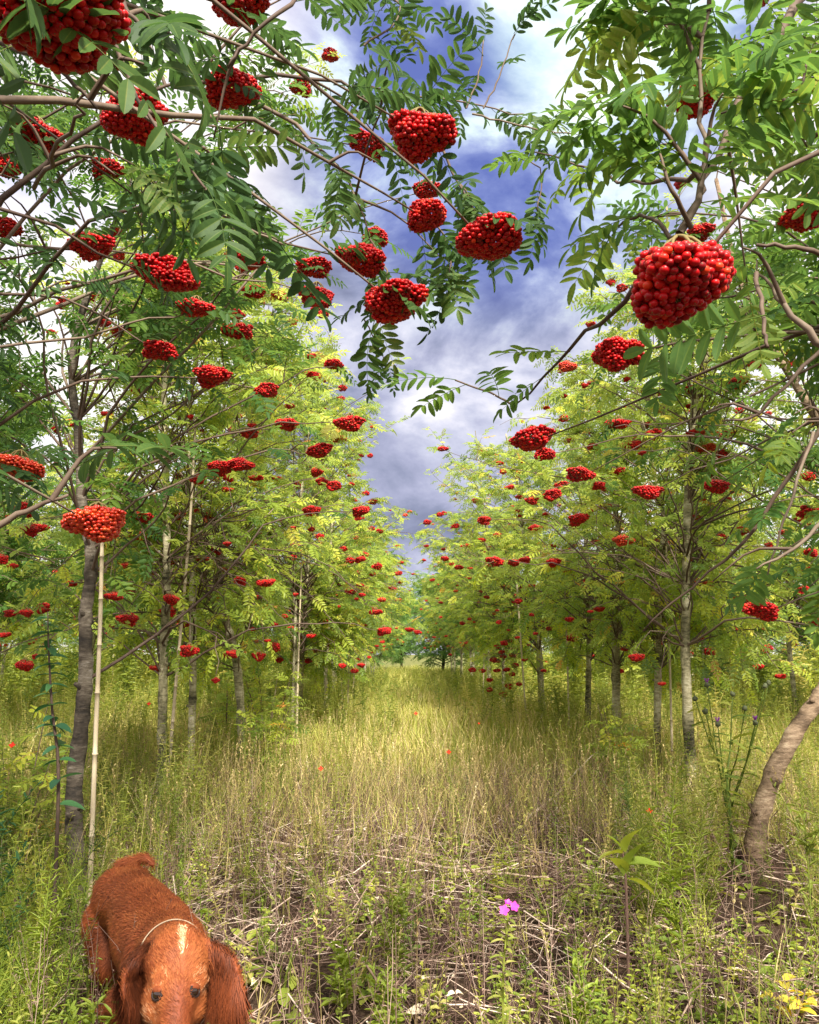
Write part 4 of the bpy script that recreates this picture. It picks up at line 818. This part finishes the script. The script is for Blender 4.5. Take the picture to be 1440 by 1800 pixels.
# tall broad-leaved weed with purplish stem
b_ = P(1102, 1660, 2.95); b_[2] = 0; t_ = plant('broadleaf_weed', 'upright weed with brown stem and large pale green top leaves', 'plant', b_)
pts = spline([b_, P(1102, 1600, 2.95), P(1100, 1545, 2.95), P(1094, 1490, 2.95)], 14); g = Geo(); g.add(*tube(pts, np.linspace(.006, .003, 14), 7), tint=.3); g.build('stem', 'dead_twig', t_, origin=b_); g = Geo()
for (px, py, l, dx, dz) in ((1100, 1540, .14, .15, 1.0), (1098, 1535, .12, -.5, .9), (1102, 1520, .11, .8, .25), (1096, 1500, .10, -.9, .2), (1100, 1498, .12, .1, .9), (1102, 1545, .10, .6, -.1), (1094, 1495, .07, -.4, .8)):
    addleaf(g, P(px, py, 2.95), [dx, R_.uniform(-.6, .1), dz], l, .5, R_.uniform(-.5, .5), R_.uniform(.4, .9), droop=.4, seg=8)
g.build('leaves', 'weed_bright', t_, origin=b_)
# yellow-leaved seedling
for (px, py, d, lab, n) in ((1395, 1775, 2.78, 'low seedling with yellow leaves in the bottom right corner', 20), (1300, 1790, 2.7, 'small yellow-green seedling left of the yellow one', 14)):
    b_ = P(px, py, d); b_[2] = 0; t_ = plant('yellow_seedling', lab, 'plant', b_); gs, gl = Geo(), Geo()
    for k in range(4):
        a = k * 1.6; e = b_ + np.array([cos(a) * .07, sin(a) * .05, R_.uniform(.08, .2)]); pp = spline([b_, (b_ + e) / 2 + [0, 0, .03], e], 8); gs.add(*tube(pp, np.linspace(.003, .0015, 8), 5), tint=.5)
        for j in range(n // 4 + 1): an = j * 2.4 + k; addleaf(gl, pp[min(7, 2 + j)], [cos(an), sin(an), .35], R_.uniform(.04, .06), .55, R_.uniform(-.4, .4), R_.uniform(0, 1), droop=.3)
    gs.build('stem', 'twig', t_, origin=b_); gl.build('leaves', 'yellow_leaf' if n == 20 else 'weed_bright', t_, origin=b_)
# thistle clump
def thistle(base, heads, label):
    t_ = plant('thistle', label, 'thistle', base, 'thistles at the right'); gs, gl, gh = Geo(), Geo(), Geo()
    for (p, col_) in heads:
        st = base + np.array([0, 0, R_.uniform(.2, .5)]); pp = spline([base, st, (st + p) / 2 + [0, 0, -.03], p], 14); gs.add(*tube(pp, np.linspace(.006, .0025, 14), 6), tint=.3)
        for j in range(15):
            i = 1 + int(j * 12 / 15); a = j * 2.4; d = np.array([cos(a), sin(a), R_.uniform(-.1, .7)]); l = R_.uniform(.06, .12); v, f = leaflet(l, l * .15, 9, fold=.7, droop=.4, serr=.5); Fm = frames(d, np.array([R_.uniform(-.5, .5)]))[0]; gl.add(v @ Fm.T + pp[i], None, f, R_.uniform(.2, .9))
        v = ICO2[0] * [.013, .013, .015] * (1 + .15 * rng.normal(size=(len(ICO2[0]), 1))); gh.add(v + p, ICO2[1], None, .4)
        n_ = 40; A = rng.uniform(0, 6.28, n_); D = np.stack([np.cos(A) * .45, np.sin(A) * .45, np.ones(n_)], 1) * rng.uniform(.6, 1, (n_, 1)); bl = blade(.030, .0045, .1, 2)
        if col_: gg = Geo(); Fm = frames(D, np.zeros(n_)); Fm = np.stack([Fm[:, :, 1], Fm[:, :, 2], Fm[:, :, 0]], 2); gg.inst((bl[0], None, bl[1]), Fm, np.tile(p + [0, 0, .008], (n_, 1)), rng.uniform(0, 1, n_)); gg.build('flower', 'purple', t_, origin=base)
    gs.build('stem', 'weed', t_, origin=base); gl.build('leaves', 'weed', t_, origin=base); gh.build('flower_heads', 'thistle_head', t_, origin=base)
b1 = P(1280, 1400, 4.4); b1[2] = 0; thistle(b1, [(P(1243, 1204, 4.4), 1), (P(1288, 1220, 4.5), 0), (P(1262, 1273, 4.3), 1), (P(1240, 1250, 4.3), 0), (P(1222, 1228, 4.4), 0)], 'branching thistle with purple flower right of the knotted trunk')
b1 = P(1285, 1420, 4.9); b1[2] = 0; thistle(b1, [(P(1328, 1270, 4.4), 1), (P(1345, 1206, 4.6), 0), (P(1352, 1200, 4.6), 0), (P(1310, 1245, 4.5), 0)], 'taller dark thistle nearest the curved trunk')
# poppies
for (px, py, d, lab) in ((731, 1255, 6.5, 'red poppy in the grass at the middle of the path, farthest one'), (789, 1323, 5.4, 'orange-red poppy low in the dry grass right of centre'), (564, 1352, 5.2, 'orange-red poppy left of centre in the dry grass'), (262, 1238, 6.2, 'red poppy left of the slim left trunks'),
                         (22, 1311, 4.0, 'red poppy near the left edge'), (842, 1272, 7.5, 'tiny faded red poppy right of the path'), (1141, 1426, 4.2, 'small red poppy among the right weeds')):
    p = P(px, py, d); b_ = np.array([p[0], p[1] + .03, 0]); t_ = plant('poppy', lab, 'poppy', b_, 'scattered red poppies'); g = Geo(); g.add(*tube(spline([b_, (b_ + p) / 2 + [.01, 0, 0], p], 8), .0016, 5), tint=.6); g.build('stem', 'weed', t_, origin=b_); flower_head(t_, p, .018 if px != 842 else .012, 'red', 4, toward=(.1, -1, .7))
# pale seed umbel and tall feathery weeds
def big_weed(px, py, d, seed, h_, label, m='weed', kind=0, s_=1.):
    b_ = P(px, py, d); b_[2] = 0; g = Geo(); pr = stemweed(seed, h_, 90 if kind == 0 else 40, .085 if kind == 0 else .08, .10 if kind == 0 else .26, up=1.0, side=8, stemr=.004); g.add(pr[0] * s_ + b_, pr[1], pr[2], np.clip(rng.normal(size=len(pr[0])) * .05 + .55, 0, 1)); one('tall_weed', g, m, label, 'weed', b_, 'tall single weeds')
big_weed(1200, 1560, 3.3, 301, .72, 'tall feathery green weed left of the curved trunk', 'weed_bright'); big_weed(1250, 1540, 3.6, 302, .66, 'feathery green weed close beside the curved trunk', 'weed'); big_weed(1150, 1540, 3.5, 303, .62, 'feathery weed behind the broad-leaved brown stem', 'weed')
big_weed(60, 1690, 2.5, 304, .55, 'bushy bright green weed at the lower left edge', 'weed_bright'); big_weed(150, 1760, 2.2, 305, .30, 'bright ferny weed left of the dog', 'weed_bright', 1); big_weed(20, 1600, 3.0, 306, .7, 'tall dark green weed at the left edge', 'weed_blue', 1); big_weed(225, 1700, 2.15, 309, .36, 'thin pale weed crossing in front of the dog flank', 'weed_bright', 1, .8)
big_weed(1415, 1560, 3.2, 307, .75, 'dark stemmed leafy weed at the right edge', 'weed', 1); big_weed(700, 1560, 3.2, 308, .35, 'small upright leafy weed in the path centre', 'weed', 1); big_weed(600, 1640, 2.9, 310, .22, 'low leafy weed left of the path centre', 'weed_bright', 1); big_weed(690, 1690, 2.6, 311, .24, 'low bright leafy weed before the path centre', 'weed_bright', 1); big_weed(1010, 1700, 2.6, 312, .3, 'leafy weed right of the pink flower', 'weed_bright', 1)
for (px, py, s_, lab) in ((748, 1782, .034, 'curled pale dead leaf at the bottom centre'), (800, 1748, .018, 'small pale dead leaf right of the bottom centre one'), (450, 1724, .020, 'pale dead leaf on soil right of the dog'), (742, 1724, .02, 'pale dead leaf upright above the bottom centre one'), (1305, 1712, .02, 'pale dead leaf among right foreground twigs')):
    b_ = PG(px, py, .02); g = Geo()
    for k in range(2): addleaf(g, b_, [R_.uniform(-1, 1), R_.uniform(-.4, .4), .25], s_ * 1.8, .62, R_.uniform(-.6, .6), .9, fold=.9, droop=.7)
    one('dead_leaf', g, 'dead_leaf', lab, 'dead leaf', b_, 'large pale dead leaves')
# ------------------------------------------------------------------ the dog
from mathutils.bvhtree import BVHTree
from mathutils import noise as mnoise
M['coat'] = mat('russet_coat', [(0, (.05, .018, .010)), (.25, (.08, .018, .007)), (.5, (.19, .042, .013)), (.7, (.34, .10, .032)), (.85, (.68, .42, .24)), (1, (.90, .80, .68))], noise=(45, 45, 45), noise_amt=.10, rough=.6, spec=.25)
M['fur'] = mat('russet_fur', [(0, (.06, .02, .010)), (.25, (.10, .024, .008)), (.5, (.235, .055, .015)), (.7, (.42, .14, .042)), (.85, (.74, .50, .30)), (1, (.85, .74, .62))], rough=.6, spec=.22)
M['eye'] = mat('dog_eye', [(0, (.012, .006, .004)), (1, (.03, .012, .006))], rough=.06, spec=.8)
M['nose'] = mat('dog_nose', [(0, (.02, .012, .010)), (1, (.06, .035, .03))], rough=.35, noise=160, bump=.5)
M['cord'] = mat('collar_cord', [(0, (.36, .28, .19)), (1, (.6, .5, .4))], rough=.7)
def V3(p): return np.array(p, float)
rump = P(222, 1510, 2.86) - [0, 0, .125]; loin = P(248, 1532, 2.68) - [0, 0, .105]; rib = P(276, 1562, 2.50) - [0, 0, .130]; with_ = P(296, 1596, 2.33) - [0, 0, .120]
hd = unit((with_ - rump) * [1, 1, 0]); sd = np.array([hd[1], -hd[0], 0])      # heading, dog's right-hand side seen on the picture's right
skull = P(313, 1693, 2.06); brow = P(310, 1740, 2.0); muz = P(306, 1800, 1.955); nose = P(303, 1862, 1.91)
S = []      # spheres (centre, radii along own axes, frame)
def cap(a, b_, ra, rb, n=9, flat=None):
    a, b_ = V3(a), V3(b_)
    for t_ in np.linspace(0, 1, n): S.append((a * (1 - t_) + b_ * t_, (ra * (1 - t_) + rb * t_), None))
def ell(p, r3, Fm): S.append((V3(p), np.array(r3), Fm))
UP = np.array([0, 0, 1.]); FB = np.stack([hd, sd, UP], 1)
for a, b_, ra, rb in ((rump, loin, .112, .100), (loin, rib, .100, .128), (rib, with_, .128, .118)):
    for t_ in np.linspace(0, 1, 7): r = (ra * (1 - t_) + rb * t_) * .88; ell(a * (1 - t_) + b_ * t_, (r, r * 1.04, r * 1.0), FB)
ell(rib - [0, 0, .055], (.15, .088, .115), FB); ell(with_ - [0, 0, .07], (.10, .085, .12), FB); ell(rump + sd * .03, (.10, .07, .10), FB); ell(rump - sd * .03, (.10, .07, .10), FB)
for q in (-1, 1): ell(with_ + sd * q * .055 + [0, 0, -.01], (.085, .055, .10), FB); ell(rump + sd * q * .035 - [0, 0, .07] , (.095, .05, .12), FB)
cap(with_ + [0, 0, .02], skull + unit(with_ - skull) * .05, .090, .074, 8)
hf = unit(nose - skull); hs = unit(sd - hf * np.dot(sd, hf)); hu = np.cross(hs, hf); hu = hu if hu[2] > 0 or True else -hu
if np.dot(hu, np.array([0, -1, 1])) < 0: hu = -hu
FH = np.stack([hf, hs, hu], 1)
ell(skull, (.090, .077, .072), FH); ell(skull + hf * .035 + hu * .012, (.060, .066, .055), FH)
cap(skull + hf * .05, brow + hf * .01, .064, .052); ell(brow - hu * .012, (.055, .062, .045), FH)
for q in (-1, 1): ell(skull + hf * .058 + hs * q * .042 + hu * .028, (.022, .022, .017), FH); ell(skull + hf * .075 + hs * q * .045 - hu * .02, (.05, .026, .035), FH)
cap(brow + hf * .01 + hu * .012, nose, .040, .032); cap(brow - hu * .022, nose - hu * .012, .044, .034)
for q in (-1, 1):   # flews
    ell(muz + hs * q * .018 - hu * .018, (.06, .024, .03), FH)
# legs
for q in (-1, 1):
    sh = with_ + sd * q * .085 - [0, 0, .10]; el = sh - hd * .05 - UP * .06; wr = el + hd * .03 - UP * max(.05, el[2] - .10); pw = np.array([wr[0], wr[1], .03]) + hd * .01
    cap(sh, el, .062, .045); cap(el, wr, .040, .024); cap(wr, pw, .024, .026); ell(pw + hd * .025, (.045, .030, .024), FB)
    hp = rump + sd * q * .045 - [0, 0, .06]; kn = hp + hd * .07 - UP * .10; hk = np.array([kn[0], kn[1], .13]) - hd * .15; pw = np.array([hk[0], hk[1], .03]) + hd * .03
    cap(hp, kn, .080, .052); cap(kn, hk, .046, .022); cap(hk, pw, .021, .024); ell(pw + hd * .025, (.045, .030, .022), FB)
# tail stub
tl = [rump - hd * .09 + UP * .085, P(240, 1512, 2.93), P(256, 1508, 2.92), P(268, 1520, 2.90)]
tp_ = spline(tl, 10)
for i in range(10): S.append((tp_[i], .020 - .0010 * i, None))
# ears: broad hanging flaps
EARS = []
for q, pts_ in ((-1, [(266, 1664, 2.085), (243, 1684, 2.08), (231, 1715, 2.07), (233, 1755, 2.05)]), (1, [(362, 1662, 2.085), (382, 1684, 2.08), (393, 1718, 2.07), (406, 1762, 2.05)])):
    c_ = spline([P(*a) for a in pts_], 12); EARS.append(c_)
    for i in range(12):
        u = i / 11; wd = .020 + .036 * math.sin(min(1, u * 1.25) * pi * .62); dn = unit(c_[min(i + 1, 11)] - c_[max(i - 1, 0)]); nrm = unit(np.cross(dn, unit(hd * .85 - sd * q * .5))); ac = np.cross(nrm, dn); ell(c_[i], (.02, wd, .0125), np.stack([dn, ac, nrm], 1))
g = Geo()
for (p, r, Fm) in S:
    v = ICO2[0] * r; v = v @ Fm.T if Fm is not None else v; g.add(v + p, ICO2[1])
DB = np.array([rump[0], rump[1], 0.]) * .5 + np.array([with_[0], with_[1], 0]) * .5
tmp = g.build('tmp', 'coat'); md = tmp.modifiers.new('r', 'REMESH'); md.mode = 'VOXEL'; md.voxel_size = .0065; ms = tmp.modifiers.new('s', 'SMOOTH'); ms.factor = .6; ms.iterations = 7
dg = bpy.context.evaluated_depsgraph_get(); me = bpy.data.meshes.new_from_object(tmp.evaluated_get(dg)); bpy.data.objects.remove(tmp)
nv = len(me.vertices); co = np.zeros(nv * 3); me.vertices.foreach_get('co', co); co = co.reshape(-1, 3); no = np.zeros(nv * 3); me.vertices.foreach_get('normal', no); no = no.reshape(-1, 3)
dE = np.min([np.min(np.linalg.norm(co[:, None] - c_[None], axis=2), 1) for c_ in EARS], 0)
lx = (co - skull) @ hf; ly = (co - skull) @ hs; lz = (co - skull) @ hu; head = (np.linalg.norm(co - skull, axis=1) < .16) | (lx > .02) & (np.linalg.norm(co - brow, axis=1) < .2)
tint = np.full(nv, .47) + .05 * np.sin(co[:, 0] * 23) * np.sin(co[:, 1] * 19 + co[:, 2] * 15)
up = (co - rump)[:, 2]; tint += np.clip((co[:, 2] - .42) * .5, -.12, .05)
ear = (dE < .045) & (abs(ly) > .06); tint[ear] -= .20  # ears darker: the shade on them is painted into the coat tint
hb = head & ~ear; tint[hb] += .06
# white blaze tapering from crown of the head to the brow
bz = hb & (lz > .015); bw = np.interp(lx, [-.070, -.048, -.015, .012, .03], [.0, .012, .009, .003, .0]); m_ = np.clip(1.3 - abs(ly - .004) / np.maximum(bw, 1e-4) , 0, 1) * bz * (bw > .002); m_ = m_ * (.8 + .2 * np.sin(co[:, 0] * 190) * np.sin(co[:, 2] * 170)); tint = tint * (1 - m_) + .96 * m_
# paler cheeks and muzzle sides, dark stripe down the nose bridge
mz = hb & (lx > .06); s_ = np.clip((lx - .06) / .05, 0, 1) * mz; tint += s_ * np.clip((abs(ly) - .012) / .03, 0, 1) * .14
tint += np.clip(1 - abs(np.hypot(lx - .062, abs(ly) - .045) - .016) / .010, 0, 1) * hb * (lz > 0) * .13
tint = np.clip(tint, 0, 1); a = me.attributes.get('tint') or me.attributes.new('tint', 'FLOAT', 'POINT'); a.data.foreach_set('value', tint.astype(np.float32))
dog = thing('dog', DB, 'russet long-eared spaniel with white forehead blaze walking towards the camera', 'dog')
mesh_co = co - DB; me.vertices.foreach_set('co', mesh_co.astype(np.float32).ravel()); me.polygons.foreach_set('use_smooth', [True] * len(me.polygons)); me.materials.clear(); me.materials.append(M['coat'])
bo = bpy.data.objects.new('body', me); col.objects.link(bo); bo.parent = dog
polys = [tuple(p.vertices) for p in me.polygons]; bvh = BVHTree.FromPolygons([Vector(q) for q in co], polys)
def hit(px, py):
    r = ray(px, py); r = r / np.linalg.norm(r); h_ = bvh.ray_cast(Vector((0, 0, CAM_H)), Vector(r)); return (np.array(h_[0]), np.array(h_[1])) if h_[0] is not None else None
EY = [hit(276, 1748), hit(343, 1742)]
# fur strands
fc = np.array([co[list(p)].mean(0) for p in polys]); fn = np.array([p.normal[:] for p in me.polygons]); fa = np.array([p.area for p in me.polygons]); ft = np.array([tint[list(p)].mean() for p in polys]); fe = np.array([dE[list(p)].min() for p in polys])
seen_w = fa * np.where(np.linalg.norm(fc - skull, axis=1) < .22, 2.0, 1.0); NF = 170000; ii = rng.choice(len(fc), NF, p=seen_w / seen_w.sum()); pos = fc[ii] + rng.normal(size=(NF, 3)) * .003; nr = fn[ii]; pos -= nr * 0.001
ish = (np.linalg.norm(pos - skull, axis=1) < .15) | ((pos - skull) @ hf > .03); isear = (fe[ii] < .04) & (abs((pos - skull) @ hs) > .062) & (np.linalg.norm(pos - skull, axis=1) < .2)
flow = np.tile(-hd * .8 + np.array([0, 0, -.5]), (NF, 1)); flow[ish] = -hf + hs * 0; sgn = np.sign((pos - skull) @ hs)[:, None]
flow = np.where(ish[:, None], -hf + sgn * hs * .35, flow); flow = np.where(isear[:, None], np.array([0, -.15, -1.]) + sgn * hs * .2, flow)
sw = np.array([mnoise.noise_vector(Vector(q * 14))[:] for q in pos]); flow = flow + sw * .55 + rng.normal(size=(NF, 3)) * .16
flow = flow - nr * np.sum(flow * nr, 1, keepdims=True); flow = unit(flow)
Ln = np.where(isear, rng.uniform(.014, .034, NF), np.where(ish, rng.uniform(.008, .015, NF), rng.uniform(.014, .032, NF))); low = pos[:, 2] < .30; Ln = np.where(low & ~ish, Ln * 1.2, Ln)
earlow = isear & (pos[:, 2] < EARS[0][8][2] + .02); eyed = np.min([np.linalg.norm(pos - h_[0], axis=1) for h_ in EY if h_], 0); Ln = np.where(eyed < .015, .0003, np.where(eyed < .028, Ln * .6, Ln))
Ln = np.where(earlow, Ln * 2.1, Ln)
lift = np.where(isear, .38, .22)[:, None]; wv = np.where(isear, .0008, .0006)[:, None]; sdv = unit(np.cross(flow, nr)) * wv
p1 = pos + (flow * .5 + nr * lift * .6) * Ln[:, None]; p2 = pos + (flow + nr * lift * .55 + np.array([0, 0, -.18])) * Ln[:, None]
Vv = np.stack([pos - sdv, pos + sdv, p1 + sdv * .7, p1 - sdv * .7, p2], 1).reshape(-1, 3); k5 = np.arange(NF)[:, None] * 5; tf = ft[ii] + np.clip(rng.normal(size=NF) * .07 + .09 * (sw[:, 0] + sw[:, 1]), -.2, .11); tf = np.where((ft[ii] < .62) & (tf > .62), .62, np.clip(tf, 0, 1))
g = Geo(); g.add(Vv, k5 + np.array([[3, 2, 4]]), k5 + np.array([[0, 1, 2, 3]]), np.repeat(tf, 5)); g.build('fur', 'fur', dog, origin=DB)
# eyes, lids, nose, collar
for sgn_, h_ in zip((-1, 1), EY):
    if h_ is None: continue
    p, n = h_; c_ = p - n * .005; ax1 = unit(hs - n * np.dot(hs, n)); F2 = np.stack([ax1, np.cross(n, ax1), n], 1)
    g = Geo(); g.add((ICO3[0] * [.0150, .0105, .0105]) @ F2.T + c_, ICO3[1], None, .3); g.build('eye', 'eye', dog, origin=DB)
    ring = np.array([c_ + F2 @ np.array([cos(a) * .0155, sin(a) * .0120, .0045]) for a in np.linspace(0, 2 * pi, 25)]); g = Geo(); g.add(*tube(ring, .0030, 6, False), tint=.0); g.build('eyelid', 'nose', dog, origin=DB)
    upv = F2[:, 1] * (1 if np.dot(F2[:, 1], -hf) > 0 else -1); g = Geo(); g.add((ICO3[0] * [.0175, .0085, .0095]) @ F2.T + c_ + upv * .0085 + n * .0015 - ax1 * sgn_ * .001, ICO3[1], None, .52); g.build('upper_eyelid', 'coat', dog, origin=DB)
g = Geo(); v = ICO3[0] * [.018, .024, .017]; g.add(v @ FH.T + nose + hf * .026 + hu * .006, ICO3[1], None, .4); g.build('nose', 'nose', dog, origin=DB)
nc = with_ * .42 + skull * .58 + [0, 0, .01]; ax = unit(skull - with_ + UP * .04); u1 = unit(np.cross(ax, UP)); u2 = np.cross(ax, u1); ring = []
for a in np.linspace(0, 2 * pi, 49):
    d = u1 * cos(a) + u2 * sin(a); h_ = bvh.ray_cast(Vector(nc), Vector(d)); q = np.array(h_[0]) if h_[0] is not None else nc + d * .09; ring.append(q + d * .008)
ring = np.array(ring); 
for _ in range(3): ring[1:-1] = (ring[:-2] + 2 * ring[1:-1] + ring[2:]) / 4
g = Geo(); g.add(*tube(ring, .0016, 7, False), tint=.0); g.build('collar', 'cord', dog, origin=DB)
